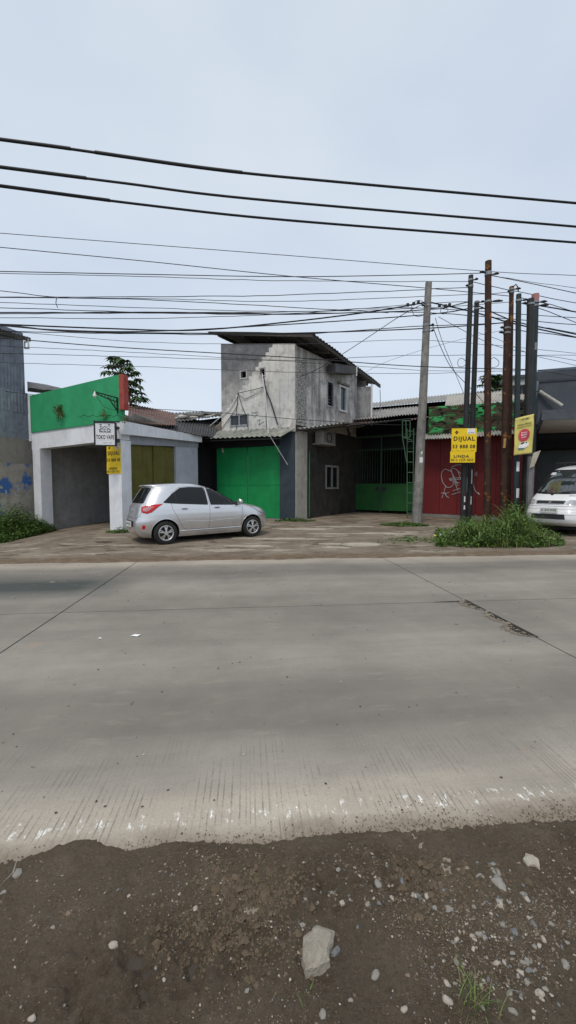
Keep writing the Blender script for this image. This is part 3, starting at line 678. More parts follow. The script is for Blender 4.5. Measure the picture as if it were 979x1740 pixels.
# box gutter / lamp housing under the side eave
a, z = HS.at(553, 628); a2, z2 = HS.at(589, 634)
mb = MB(); mb.hexa([HS.pt(a, z - .18, .5), HS.pt(a2, z2 - .12, .5), HS.pt(a2, z2 - .12, .1), HS.pt(a, z - .18, .1)], [HS.pt(a, z + .18, .5), HS.pt(a2, z2 + .2, .5), HS.pt(a2, z2 + .2, .1), HS.pt(a, z + .18, .1)])
build(mb, 'window_canopy', MT['roofdark'], house)
mb = MB(); mb.tube([HS.pt(a2 + .03, z2 - .2, .5), HS.pt(a2 + .05, z2 + .22, .5)], .03, 8); build(mb, 'lamp_tube', MT['white_plastic'], house)
# lower front: navy pier, green folding doors, dark reveal
navy = worn('navy_wall', (.03, .045, .062), (.02, .025, .03), (.05, .065, .08), .75, amount=.5, chips=(.2, .22, .24), chip_at=.70)
upier = HF.ux(476, 820); ugl = HF.ux(366, 800)
dzt = HF.at(420, 759)[1]
mb = MB(); mb.wbox(HF, -.01, upier, -.2, zfl + .12, .03, -.35); build(mb, 'navy_pier', navy, house)
mb = MB(); mb.wbox(HF, upier, uL + .9, dzt, zfl + .1, .0, -.2); build(mb, 'door_lintel', MT['dark_in'], house)
mb = MB(); mb.wbox(HF, ugl, uL + 1.1, -.2, dzt, -.35, -.5); build(mb, 'doorway_shade_backing', MT['dark_in'], house)
gd = worn('green_door_paint', (.008, .235, .065), (.006, .10, .035), (.012, .28, .085), .5, amount=.35, scale=1.3)
zb = HF.at(470, 881)[1]; k = 4; wd = (ugl - upier) / k
for i in range(k):
    a = upier + i * wd; mb = MB(); of = -.08 - (.025 if i % 2 else 0)
    mb.wbox(HF, a + .008, a + wd - .008, zb, dzt - .01, of, of - .05)
    for zz in (zb + .02, zb + (dzt - zb) * .46, dzt - .09): mb.wbox(HF, a + .03, a + wd - .03, zz, zz + .05, of + .013, of)
    build(mb, 'folding_door_leaf', gd, house)
mb = MB(); mb.wbox(HF, upier - .1, ugl + .3, -.2, zb - .01, .25, -.3); build(mb, 'doorstep', MT['concrete'], house)
# awning over the green doors (grey green sheet, scalloped edge)
mb = MB(); aw0 = P(478, 741, 15.75); aw1 = P(338, 746, 17.0); b0 = HF.pt(-.05, HF.at(485, 728)[1], .01); b1 = HF.pt(uL + .9, HF.at(350, 733)[1], .01)
mb.corr(aw0, aw1, b0, b1, 17, .022); build(mb, 'awning', worn('awning_sheet', (.25, .26, .22), (.09, .10, .08), (.34, .34, .3), .85, scale=2, streak=False, amount=.9), house, True)
mb = MB()
for t in (.1, .5, .9): q = aw0.lerp(aw1, t) - V(0, 0, .05); e = b0.lerp(b1, t) - V(0, 0, .06); mb.tube([q, e], .02, 5)
mb.tube([aw0 - V(0, 0, .09), aw1 - V(0, 0, .09)], .022, 5); build(mb, 'awning_frame', MT['black'], house)
# plastered lump at the corner
mb = MB(); c0 = HF.pt(.02, zfl + .05, .03)
mb.prism([c0 + V(-.3, -.03, -.1), c0 + V(.05, -.05, -.1), c0 + V(.07, -.02, .42), c0 + V(-.05, -.02, .38), c0 + V(-.12, -.03, .15)], V(0, .12, 0)); build(mb, 'mortar_lump', worn('mortar', (.45, .43, .4), (.25, .22, .2)), house)
# pale concrete pier at the passage corner, conduits
u0 = HS.ux(504, 830); u1 = HS.ux(520, 830)
mb = MB(); mb.wbox(HS, .02, u1, -.2, 3.75, .06, -.05); build(mb, 'corner_pier', worn('pier_concrete', (.34, .32, .28), (.15, .14, .13), (.42, .4, .36), .9, amount=.7), house)
mb = MB(); a = HS.ux(524, 830); mb.tube([HS.pt(a, .3, .05), HS.pt(a, 3.0, .05)], .025, 6); build(mb, 'conduit', plain('green_pipe', (.05, .16, .09), .5), house)
# loose cables and pipes fixed to the front wall
def wallline(W, pts, off=.04): return [W.pt(*W.at(x, y), off) for x, y in pts]
mb = MB(); mb.tube(wallline(HF, [(344, 735), (365, 718), (392, 695), (405, 672)]), .018, 6); build(mb, 'white_pipe', MT['white_plastic'], house)
mb = MB(); mb.tube([HF.pt(*HF.at(448, 636), .12), HF.pt(*HF.at(462, 680), .5), HF.pt(*HF.at(478, 742), 1.1), HF.pt(*HF.at(491, 790), .12)], .014, 6); build(mb, 'white_pipe', MT['white_plastic'], house)
mb = MB(); mb.tube(wallline(HF, [(450, 640), (452, 655), (456, 668), (462, 683), (474, 722)], .1), .03, 5); mb.tube(wallline(HF, [(405, 668), (404, 690), (396, 704), (381, 724), (376, 730)]), .014, 5)
mb.tube(wallline(HF, [(406, 669), (412, 690), (419, 706), (423, 732)]), .014, 5); mb.tube(wallline(HF, [(408, 672), (418, 678), (440, 668), (455, 656)]), .01, 5)
mb.tube([HF.pt(*HF.at(403, 690), .05), HF.pt(*HF.at(403, 730), .05)], .012, 5); build(mb, 'wall_cable', MT['cable_grey'], house)
# green drawing on the plaster
mb = MB()
mb.tube(wallline(HF, [(433, 709), (428, 704), (429, 700), (433, 702), (437, 699), (438, 703), (433, 709)], .012), .012, 4, False)
mb.tube(wallline(HF, [(437, 715), (443, 712), (440, 722), (449, 716)], .012), .012, 4, False); build(mb, 'chalk_drawing', plain('chalk_green', (.3, .42, .36), .9), house)
# AC outdoor unit
ac = thing('air_conditioner', 'pale air conditioner unit on a bracket high on the passage wall', 'air conditioner', tuple(HS.pt(*HS.at(541, 757), .1)))
r = rect(HS, 531, 735, 553, 755)
mb = MB(); mb.wbox(HS, r[0], r[1], r[2], r[3], .5, .14); build(mb, 'casing', plain('ac_casing', (.26, .25, .23), .5), ac)
mb = MB(); mb.wbox(HS, r[0] - .02, r[1] + .02, r[2] - .06, r[2] - .004, .52, .02); build(mb, 'bracket', MT['concrete'], ac)
cc = HS.pt((r[0] + r[1]) / 2, (r[2] + r[3]) / 2, .505); mb = MB()
pts = [cc + HS.u * .19 * math.cos(t) + V(0, 0, .19) * math.sin(t) for t in [i * math.pi / 10 for i in range(21)]]
mb.tube(pts, .02, 5, False)
for i in range(7): zz = r[2] + .06 + i * (r[3] - r[2] - .1) / 6; mb.tube([HS.pt(r[0] + .1, zz, .51), HS.pt(r[1] - .1, zz, .51)], .008, 4)
build(mb, 'fan_grille', MT['black'], ac)

# ---------------- covered passage with the green gate
gl = P(577, 830, 20.8); gr_ = P(703, 830, 18.9); GT = Wall(gl, gr_)
pas = thing('passage_roof', 'rusty corrugated roof over the dark passage between the house and the red kiosk', 'roof', (gl.x, gl.y, 0))
e0 = P(503, 727, 16.15); e1 = P(590, 719, 16.9); e2 = P(700, 707, 17.6)
bk0 = HS.pt(9.0, 4.0); bk1 = P(730, 706, 24)
mb = MB(); mb.corr(e0, e1, HS.pt(3, 3.97), P(640, 720, 22.0), 12, .03, ragged=.05); build(mb, 'front_roof_sheet', MT['asbestos'], pas, True)
mb = MB(); mb.corr(P(588, 722, 17.0), P(712, 711, 17.9), P(560, 722, 27), P(745, 706, 27), 22, .03, ragged=.06); build(mb, 'rear_roof_sheet', MT['brownroof'], pas, True)
mb = MB()
mb.tube([e0 - V(0, 0, .1), e1 - V(0, -.1, .1), e2 - V(0, -.1, .1)], .045, 6)
for t in (.0, .3, .6, .9): q = e1.lerp(e2, t) - V(0, 0, .12); mb.tube([q, q + V(1.2, 6.5, 0)], .04, 5)
build(mb, 'roof_truss', MT['black'], pas)
mb = MB(); mb.wbox(GT, -1.3, 5.2, 3.3, 4.6, -.6, -.75); build(mb, 'passage_shade_fill', MT['dark_in'], pas)
# building behind the gate: dark hall
hall = thing('warehouse_hall', 'dark open warehouse interior behind the green gate', 'warehouse', (gl.x, gl.y + 4, 0))
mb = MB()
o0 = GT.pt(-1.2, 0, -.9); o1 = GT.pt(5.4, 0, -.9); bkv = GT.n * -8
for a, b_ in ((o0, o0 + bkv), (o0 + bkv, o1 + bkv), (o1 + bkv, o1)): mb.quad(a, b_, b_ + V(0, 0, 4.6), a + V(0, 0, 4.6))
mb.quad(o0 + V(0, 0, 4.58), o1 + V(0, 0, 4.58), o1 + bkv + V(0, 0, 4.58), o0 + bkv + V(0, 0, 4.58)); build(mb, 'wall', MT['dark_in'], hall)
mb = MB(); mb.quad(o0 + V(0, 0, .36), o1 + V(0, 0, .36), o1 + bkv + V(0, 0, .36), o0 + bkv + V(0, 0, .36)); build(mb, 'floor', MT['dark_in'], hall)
MT['hallroof'] = worn('hall_roof_sheet', (.27, .265, .255), (.09, .085, .08), (.38, .37, .35), .85, 0, 1.5, streak=False, amount=.8)
# grey asbestos roof tiers behind
mb = MB(); mb.corr(P(598, 714, 20), P(720, 702, 18.8), P(600, 700, 24), P(726, 687, 24), 26, .03); build(mb, 'lower_roof', MT['hallroof'], hall, True)
mb = MB(); mb.prism([P(596, 790, 24.2), P(760, 790, 24.2), P(760, 692, 24.2), P(596, 702, 24.2)], V(0, .1, 0)); build(mb, 'side_wall', MT['dark_in'], hall)
mb = MB(); mb.corr(P(604, 694, 24), P(860, 672, 22), P(608, 687, 28), P(868, 659, 28), 50, .035); build(mb, 'upper_roof', MT['hallroof'], hall, True)
mb = MB(); mb.prism([P(612, 706, 24.4), P(800, 690, 23), P(800, 678, 23), P(614, 694, 24.4)], V(0, .1, 0)); build(mb, 'clerestory', MT['dark_in'], hall)
mb = MB(); mb.prism([P(612, 693, 24.2), P(785, 679, 22.6), P(785, 667, 22.6), P(612, 688, 24.2)], V(0, .2, 0)) if False else mb.tube([P(647, 697, 23), P(646, 662, 23)], .02, 5); build(mb, 'antenna_rod', MT['grey_metal'], hall)

gate = thing('metal_gate', 'double leaf green metal gate with upright bars in the dark passage', 'gate', (gl.x, gl.y, .3))
zg0 = .42; zg1 = GT.at(640, 822)[1]; zg2 = GT.at(640, 765)[1]
us = GT.ux(647, 850); gp = worn('gate_green', (.010, .085, .016), (.006, .04, .01), (.014, .11, .02), .55, amount=.5)
gdk = plain('gate_bar_paint', (.03, .07, .04), .6)
for a, b_ in ((.03, us - .02), (us + .02, GT.len + .1)):
    mb = MB(); mb.wbox(GT, a, b_, zg0, zg1, 0, -.03); mb.wbox(GT, a, b_, zg0, zg0 + .06, .02, 0); mb.wbox(GT, a, b_, zg1 - .05, zg1, .02, 0)
    lf = build(mb, 'gate_leaf', gp, gate)
    mb = MB(); k = int((b_ - a) / .13)
    for i in range(k + 1): u = a + .02 + (b_ - a - .04) * i / k; mb.tube([GT.pt(u, zg1, -.01), GT.pt(u, zg2 + .12, -.01)], .011, 5)
    mb.wbox(GT, a, b_, zg2, zg2 + .04, .0, -.03); build(mb, 'gate_bars', gdk, lf)
    mb = MB(); hz = GT.at(640, 831)[1]; hu = us + (-.17 if b_ < us else .17); mb.wbox(GT, hu - .09, hu + .09, hz - .1, hz + .1, .03, .002); build(mb, 'latch_plate', MT['black'], lf)
mb = MB()
for u in (0, us, GT.len + .12): mb.tube([GT.pt(u, .2, 0), GT.pt(u, 4.0, 0)], .04, 6)
mb.wbox(GT, 0, GT.len + .1, 3.9, 4.0, 0, -.05); build(mb, 'gate_frame', gdk, gate)
# green ladder frame at the right of the passage
lad = thing('metal_ladder', 'narrow green metal ladder frame beside the gate and the concrete pole', 'ladder', tuple(P(697, 880, 17.4)))
lg = plain('ladder_green', (.06, .13, .07), .6)
A0, A1 = P(692, 872, 17.3), P(702, 872, 17.2); A0.z = A1.z = .25
B0, B1 = P(688, 728, 17.3), P(699, 728, 17.2)
for a, b_ in ((A0, B0 + V(.1, 0, 0)), (A1, B1 + V(.1, 0, 0))):
    mb = MB(); mb.tube([a, b_], .022, 6); build(mb, 'rail', lg, lad)
for i in range(9): t = .05 + i * .115; mb = MB(); mb.tube([A0.lerp(B0, t) + V(.08 * t, 0, 0), A1.lerp(B1, t) + V(.08 * t, 0, 0)], .016, 5); build(mb, 'rung', lg, lad)
mb = MB(); q = P(686, 745, 17.2)
for a, b_ in (((684, 715), (684, 743)), ((697, 715), (697, 743)), ((684, 715), (697, 715)), ((684, 743), (697, 743)), ((690, 715), (690, 743)), ((684, 743), (700, 748)), ((684, 743), (692, 790))): mb.tube([P(*a, 17.1), P(*b_, 17.1)], .02, 5)
build(mb, 'top_cage', lg, lad)

# ---------------- red kiosk with camouflage tarp
ka = P(719, 830, 18.3); kb = P(846, 830, 16.2); kd = (Vector((kb.x - ka.x, kb.y - ka.y, 0))).normalized()
KF = Wall(ka, Vector((ka.x, ka.y, 0)) + kd * 3.75)
kiosk = thing('red_kiosk', 'dark red sheet metal kiosk with graffiti under a camouflage tarpaulin band', 'kiosk', (ka.x, ka.y, 0))
red = worn('red_panel_paint', (.165, .018, .02), (.06, .012, .014), (.2, .025, .026), .6, amount=.4, scale=1.0)
zk0 = KF.at(740, 873)[1]; zk1 = KF.at(780, 740)[1] + .15
k = 5; wd = KF.len / k
for i in range(k):
    mb = MB(); mb.wbox(KF, i * wd + .006, (i + 1) * wd - .006, zk0, zk1, 0 - .006 * (i % 2), -.05); build(mb, 'wall_panel', red, kiosk)
mb = MB(); mb.wbox(KF, 0, KF.len, -.2, zk0 - .012, .03, -.3); build(mb, 'plinth', MT['concrete'], kiosk)
mb = MB(); mb.wbox(KF, 0, KF.len, zk0 - .01, zk1, -.06, -3); build(mb, 'box_body', red, kiosk)
ca = P(720, 745, 17.75); cb = P(890, 735, 15.2)
mb = MB(); mb.corr(P(712, 747, 17.6), P(888, 737, 14.9), P(718, 738, 18.4), P(893, 728, 15.7), 34, .028, ragged=.03); build(mb, 'eave_sheet', MT['asbestos'], kiosk, True)
m, nt, b = M_('camouflage_cloth', .85, 0, .2); v = coords(nt, (1, 1, 3.2))
def blob(sc, seed, at):
    mp = N(nt, 'ShaderNodeMapping'); mp.inputs['Location'].default_value = (seed, seed * 2, seed * .7); nt.links.new(v, mp.inputs[0])
    return noise_fac(nt, mp.outputs[0], sc, 3, .55, at, at + .012)
col = mixc(nt, blob(1.9, 3, .5), (.075, .058, .04), (.05, .12, .045))
col = mixc(nt, blob(2.6, 11, .53), col, (.11, .085, .055)); col = mixc(nt, blob(1.5, 20, .53), col, (.06, .38, .12)); col = mixc(nt, blob(3.6, 31, .57), col, (.014, .013, .012))
nt.links.new(col, b.inputs['Base Color']); bump(nt, b, noise_fac(nt, v, 5, 4, .6, .2, .8), .5, .03)
KT = Wall(P(726, 830, 18.0), P(893, 830, 15.6))
mb = MB(); nu, nz_ = 70, 14; vs = []
for j in range(nz_ + 1):
    for i in range(nu + 1):
        t = i / nu; s_ = j / nz_; u = t * KT.len
        pa = KT.at(726, 745)[1] + (KT.at(892, 736)[1] - KT.at(726, 745)[1]) * t; pb_ = KT.at(726, 692)[1] + (KT.at(892, 681)[1] - KT.at(726, 692)[1]) * t
        off = .05 * noise.noise(Vector((u * 1.3, s_ * 5, 0))) + .02 * math.sin(s_ * 14 + u * 2)
        vs.append(KT.pt(u, pa + (pb_ - pa) * s_, off))
mb.add(vs, [(j * (nu + 1) + i, j * (nu + 1) + i + 1, (j + 1) * (nu + 1) + i + 1, (j + 1) * (nu + 1) + i) for j in range(nz_) for i in range(nu)])
tp = build(mb, 'camouflage_tarp', m, kiosk, 80)
sm = tp.modifiers.new('s', 'SOLIDIFY'); sm.thickness = .012
mb = MB(); mb.corr(P(756, 690, 18.2), P(895, 679, 15.8), P(760, 672, 23), P(905, 664, 21), 30, .03); build(mb, 'roof', MT['asbestos'], kiosk, True)
# graffiti scrawl
def scr(pts, r=.016):
    # smooth through control points
    P_ = [Vector((x, y)) for x, y in pts]; o = []
    for i in range(len(P_) - 1):
        p0, p1, p2, p3 = P_[max(i - 1, 0)], P_[i], P_[i + 1], P_[min(i + 2, len(P_) - 1)]
        for k in range(6):
            t = k / 6; o.append(.5 * ((2 * p1) + (p2 - p0) * t + (2 * p0 - 5 * p1 + 4 * p2 - p3) * t * t + (3 * p1 - p0 - 3 * p2 + p3) * t ** 3))
    o.append(P_[-1]); return [KF.pt(*KF.at(q.x, q.y), .008) for q in o]
mb = MB(); X0, Y0, k = 690, 660, .2952
for st_ in ([(250, 475), (225, 465), (205, 490), (212, 540), (240, 570), (268, 560), (275, 530)], [(240, 470), (262, 480), (300, 560)], [(262, 470), (275, 520), (300, 590)], [(248, 520), (300, 515), (345, 525)],
            [(260, 455), (300, 440), (345, 445)], [(340, 450), (350, 500), (352, 560), (345, 640)], [(300, 480), (330, 540), (380, 545), (400, 590), (425, 612), (415, 598)], [(395, 500), (410, 480)], [(405, 505), (412, 492)],
            [(270, 590), (320, 575), (360, 580)], [(265, 612), (330, 592), (345, 600)], [(230, 560), (218, 600), (208, 630)], [(205, 602), (225, 605), (248, 600)], [(222, 600), (235, 622), (250, 630)], [(320, 640), (335, 655), (322, 662)], [(255, 480), (270, 460), (300, 475), (330, 520), (250, 525), (310, 545)]):
    mb.tube(scr([(X0 + x * k, Y0 + y * k) for x, y in st_]), .015, 5)
for p in range(len(mb.v)): pass
build(mb, 'graffiti', plain('graffiti_paint', (.42, .42, .44), .6), kiosk)

# ---------------- dark grey building at the right
GB = Wall(P(904, 830, 17.0), P(1180, 830, 15.2))
gb = thing('grey_building', 'large dark grey rendered building with a flat canopy above the white van', 'building', (GB.o.x, GB.o.y, 0))
ztp = GB.at(940, 625)[1]; zcan = GB.at(930, 700)[1]
gwm = worn('dark_grey_render', (.085, .097, .117), (.055, .06, .07), (.1, .112, .13), .85, amount=.35, scale=.8)
mb = MB(); mb.wbox(GB, 0, GB.len, zcan - .6, ztp, 0, -6); o = build(mb, 'upper_wall', gwm, gb)
bv = o.modifiers.new('b', 'BEVEL'); bv.width = .12; bv.segments = 1
mb = MB(); mb.wbox(GB, .05, GB.len + .3, ztp - .55, ztp - .47, .03, -.2); build(mb, 'coping_band', plain('band_grey', (.05, .055, .065), .8), gb)
mb = MB(); q0 = P(921, 697, 13.6); q1 = P(1100, 699, 13.0); q2 = GB.pt(GB.len * .9, q1.z); q3 = GB.pt(.1, q0.z)
zz = q0.z
lo = [Vector((p.x, p.y, zz - .32)) for p in (q0, q1, q2, q3)]; hi = [Vector((p.x, p.y, zz)) for p in (q0, q1, q2, q3)]; mb.hexa(lo, hi)
cn = build(mb, 'canopy', plain('canopy_grey', (.075, .085, .1), .8), gb)
mb = MB(); mb.hexa([p + (Vector((p.x, p.y, 0)) - 0 * p) * 0 - V(0, 0, .006) for p in [a.lerp((lo[0] + lo[1] + lo[2] + lo[3]) / 4, .03) for a in lo]], [p - V(0, 0, .002) for p in [a.lerp((lo[0] + lo[1] + lo[2] + lo[3]) / 4, .03) for a in lo]])
build(mb, 'soffit', worn('pale_soffit', (.5, .48, .44), (.3, .28, .25)), cn)
mb = MB(); mb.wbox(GB, 0, GB.len, -.3, zcan - .6, -1.2, -1.4); build(mb, 'lower_wall', worn('green_grey_render', (.075, .095, .095), (.05, .06, .06), (.09, .11, .11), .8), gb)
mb = MB(); mb.wbox(GB, -.12, .1, -.3, zcan - .6, .0, -1.3); build(mb, 'side_pier', gwm, gb)
mb = MB(); mb.wbox(GB, .1, GB.len, zcan - 1.45, zcan - .62, -.3, -1.2); build(mb, 'canopy_shade_fill', MT['dark_in'], gb)
mb = MB(); mb.tube([GB.pt(*GB.at(916, 666), .12), GB.pt(*GB.at(952, 692), .3)], .07, 8); build(mb, 'sloping_pipe', plain('cream_pipe', (.42, .42, .38), .5), gb)
mb = MB(); mb.tube([GB.pt(*GB.at(905, 672), .1), GB.pt(*GB.at(910, 666), .12), GB.pt(*GB.at(917, 666), .13), GB.pt(*GB.at(935, 678), .2), GB.pt(*GB.at(953, 691), .32)], .018, 6); build(mb, 'pipe_cable', MT['cable'], gb)
mb = MB(); mb.tube([GB.pt(.06, ztp - .5, .08), GB.pt(-.1, zcan - .3, .08)], .05, 8); build(mb, 'downpipe', MT['grey_metal'], gb)
# small grey shed piece left of it, behind the poles
sh = thing('grey_annex', 'small pale grey corrugated annex glimpsed behind the pole cluster', 'shed', tuple(P(878, 760, 19)))
W = Wall(P(858, 830, 19.5), P(902, 830, 19.2))
mb = MB(); mb.corr(W.pt(0, 4), W.pt(W.len, 4), W.pt(0, W.at(880, 656)[1]), W.pt(W.len, W.at(880, 656)[1]), 9, .02); build(mb, 'wall', worn('grey_sheet', (.2, .22, .24), (.1, .1, .11)), sh, True)
mb = MB(); za = W.at(880, 656)[1]; mb.wbox(W, -.15, W.len + .1, za, za + .28, .25, -.3); build(mb, 'roof_edge', worn('light_fascia', (.4, .42, .43), (.2, .2, .2)), sh)
mb = MB(); mb.wbox(W, -.2, W.len + .2, za + .282, za + .42, .35, -.8); build(mb, 'roof', MT['roofdark'], sh)

# ---------------- tall corrugated shed at the far left
LS = Wall(P(-130, 830, 12.3), P(50, 830, 15.45))
ls = thing('corrugated_shed', 'tall blue grey corrugated metal shed on a concrete base at the left edge', 'shed', (LS.pt(LS.len, 0).x, LS.pt(LS.len, 0).y, 0))
bgm = worn('blue_grey_sheet', (.20, .23, .27), (.07, .08, .095), (.27, .3, .345), .55, .3, 1.6, amount=.7)
bgd = worn('old_blue_grey_sheet', (.24, .27, .31), (.11, .1, .095), (.3, .34, .38), .65, .2, 2.2, amount=.7)
u_e = LS.ux(42, 640); u_m = LS.ux(48, 720); u_b = LS.ux(58, 800)
def lz(x, y): return LS.at(x, y)[1]
zt, zm, zm2, zb_, zc_ = lz(40, 566), lz(40, 672), lz(40, 700), lz(40, 746), lz(40, 788)
def lsheet(z0, z1, off, waves, mat, amp=.014, u1=u_e):
    mb = MB(); mb.corr(LS.pt(0, z0, off), LS.pt(u1, z0, off), LS.pt(0, z1, off), LS.pt(u1, z1, off), waves, amp); return build(mb, 'cladding_sheet', mat, ls, True)
lsheet(zm - .1, zt, 0, 28, bgm); lsheet(zm2 - .05, zm + .1, .035, 28, bgd, u1=u_m); lsheet(zb_, zm2 + .03, .015, 3, bgd, .004, u1=u_m)
mb = MB(); mb.wbox(LS, 0, u_b, zc_, zb_ - .005, .02, -.2); build(mb, 'rendered_band', worn('brown_render', (.26, .235, .2), (.15, .14, .12), amount=.6), ls)
m, nt, b = M_('graffiti_wall', .9); v = coords(nt)
col = mixc(nt, noise_fac(nt, v, 2, 8, .7), (.27, .24, .2), (.44, .4, .34))
col = mixc(nt, noise_fac(nt, v, 1.3, 3, .55, .5, .56), col, (.06, .15, .36)); mp = N(nt, 'ShaderNodeMapping'); mp.inputs['Location'].default_value = (4, 2, 7); nt.links.new(v, mp.inputs[0])
col = mixc(nt, noise_fac(nt, mp.outputs[0], 2.2, 3, .55, .57, .6), col, (.42, .4, .33)); nt.links.new(col, b.inputs['Base Color'])
mb = MB(); mb.wbox(LS, 0, u_b, -.6, zc_ - .005, .05, -.25); build(mb, 'painted_base_wall', m, ls)
mb = MB(); mb.quad(LS.pt(u_e, zb_, -.01), LS.pt(u_e, zt, -.01), LS.pt(u_e, zt, -6), LS.pt(u_e, zb_, -6)); build(mb, 'rear_cladding', bgm, ls)
ea = P(-130, 526, 12.0); eb = P(51, 573, 15.75)
mb = MB(); mb.corr(ea, eb, ea + V(-1.6, 1.2, .4), eb + V(-1.6, 1.2, .4), 26, .02); build(mb, 'roof', MT['roofdark'], ls, True)
beam(ea + V(0, 0, -.02), eb + V(0, 0, -.02), .14, .06, 'eave_board', ls, wood)
mb = MB()
for a, b_ in (((42, 580), (42, 592)), ((48, 576), (49, 592)), ((42, 592), (50, 592)), ((42, 582), (49, 579))): mb.tube([P(*a, 15.6), P(*b_, 15.6)], .03, 5)
build(mb, 'eave_bracket', MT['white_plastic'], ls)
# grey tarpaulin heaped on the roof behind the green parapet
mb = MB(); nx, ny = 26, 10; a = P(50, 668, 15.6); vs = []
for j in range(ny + 1):
    for i in range(nx + 1):
        px = 47 + i * 2.3; t = i / nx; s_ = j / ny
        p = P(px, 672 - (t > 0) * 0 - 0, 15.2 + s_ * 1.6); h = (P(px, 649 + 13 * t ** 1.5, 16).z - p.z) * math.sin(math.pi * min(1, s_ * .75 + .12)) 
        vs.append(p + V(0, 0, h + .05 * noise.noise(p * 2.3)))
mb.add(vs, [(j * (nx + 1) + i, j * (nx + 1) + i + 1, (j + 1) * (nx + 1) + i + 1, (j + 1) * (nx + 1) + i) for j in range(ny) for i in range(nx)])
tag(recenter(build(mb, 'tarpaulin', worn('grey_tarp', (.13, .13, .13), (.07, .07, .07), (.2, .2, .2), .7, scale=3, bumps=1, fine=8), smooth=70)), 'grey tarpaulin heaped on the roof behind the green parapet', 'tarpaulin')
# ================================================================ SIGNS
def frame_wall(px0, py0, px1, py1, D, yaw=0):
    c = P((px0 + px1) / 2, (py0 + py1) / 2, D); d = Vector((math.cos(yaw), math.sin(yaw), 0)); return Wall(c - d * 3, c + d * 3)
def sale_sign(W, r, low_shift, parent_name, label, group, low_frac=.31):
    u0, u1, z0, z1 = r; h = z1 - z0; w_ = u1 - u0; zs = z0 + h * low_frac
    t = thing(parent_name, label, 'sign', tuple(W.pt((u0 + u1) / 2, z0, .0)), group)
    mb = MB(); mb.wbox(W, u0, u1, zs, z1, .02, 0); build(mb, 'main_panel', MT['yellow_sign'], t)
    mb = MB(); s = low_shift * w_; mb.wbox(W, u0 - s, u1 - s * 1.3, z0, zs + .02 * h, .03, .002); build(mb, 'name_panel', MT['yellow_sign'], t)
    def T(x0, x1, y0, y1, s_, bold, off=.023, mat='ink'):  # fractions, y from top
        return text(s_, W, u0 + x0 * w_, u0 + x1 * w_, z1 - y1 * h, z1 - y0 * h, MT[mat], t, off, bold)
    T(.08, .93, .235, .40, 'DIJUAL', .035); T(.04, .95, .475, .585, '53 888 08', .028); T(.03, .93, .645, .70, 'Ray White Serpong BSD', .012)
    sx = -s
    T(.14 + sx / w_, .75 + sx / w_, .775, .86, 'LINDA', .03, .033); T(.02 + sx / w_, .92 + sx / w_, .885, .965, '0813 1529 3653', .02, .033)
    mb = MB(); mb.wbox(W, u0 + .62 * w_, u0 + .92 * w_, z1 - .165 * h, z1 - .01 * h, .023, .0205); build(mb, 'white_label', MT['white_ink'], t)
    T(.65, .89, .11, .14, 'RAY WHITE', .01, .026)
    c = W.pt(u0 + .2 * w_, z1 - .115 * h, .022); q = .075 * w_; mb = MB(); mb.prism([c + W.u * q, c + V(0, 0, q * 1.1), c - W.u * q, c - V(0, 0, q * 1.1)], W.n * .002); build(mb, 'emblem', MT['ink'], t)
    mb = MB(); mb.box(c + W.n * .003, (q * .8, .002, q * .5), Matrix.Rotation(math.atan2(W.u.y, W.u.x), 3, 'Z')); build(mb, 'emblem_bar', plain('dull_yellow', (.3, .2, .02)), t)
    return t
W = frame_wall(766, 728, 809, 786, 14.35, -.06); r = rect(W, 767, 728, 809.5, 786)
sale_sign(W, r, .04, 'sale_sign', 'yellow sale sign reading DIJUAL mounted on the two slim black poles before the red kiosk', 'yellow DIJUAL sale signs')
r = rect(SF, 182.5, 755, 206, 805); r = (r[0], min(r[1], SF.len + .02), r[2], r[3])
sale_sign(SF, (r[0], r[1], r[2], r[3]), .0, 'sale_sign', 'yellow sale sign reading DIJUAL on the white shop column behind the vape sign', 'yellow DIJUAL sale signs', .34)
# hanging shop sign
W = frame_wall(162, 718, 194, 757, 12.55, .12); u0, u1, z0, z1 = rect(W, 162, 719, 195, 756)
t = thing('hanging_sign', 'square white TOKO VAPE light box in a black frame hanging off the shop corner', 'sign', tuple(W.pt(u0, z0)))
mb = MB(); mb.wbox(W, u0, u1, z0, z1, 0, -.12); build(mb, 'sign_panel', plain('sign_white', (.72, .74, .76), .4, var=.03), t)
mb = MB(); f = .03
for a in ((u0 - f, u0, z0 - f, z1 + f), (u1, u1 + f, z0 - f, z1 + f), (u0, u1, z1, z1 + f), (u0, u1, z0 - f, z0)): mb.wbox(W, *a, .012, -.14)
mb.wbox(W, u0 - .09, u0 - .05, z0, z1 + .1, -.14, -.18); mb.wbox(W, u0 - .09, u1 + .1, z1 + .06, z1 + .09, -.15, -.18)
build(mb, 'sign_frame', MT['black'], t)
h = z1 - z0; w_ = u1 - u0
text('TOKO VAPE', W, u0 + .04 * w_, u0 + .96 * w_, z0 + .26 * h, z0 + .46 * h, MT['ink'], t, .004, .018)
for k_ in (0,):
    text('Liquid   Device   Coil   Cotton', W, u0 + .08 * w_, u0 + .92 * w_, z0 + .195 * h, z0 + .215 * h, plain('grey_ink', (.3, .3, .3)), t, .004)
mb = MB()
c = W.pt(u0 + w_ / 2, z0 + .72 * h, .006)
def arc(cx, cy, r_, a0, a1, n=14): return [c + W.u * (cx + r_ * math.cos(a0 + (a1 - a0) * i / n)) * w_ + V(0, 0, (cy + r_ * math.sin(a0 + (a1 - a0) * i / n)) * h) for i in range(n + 1)]
for x_ in (-.18, 0, .18): mb.tube(arc(x_, -.04, .06, .4, 5.9), .006, 4)
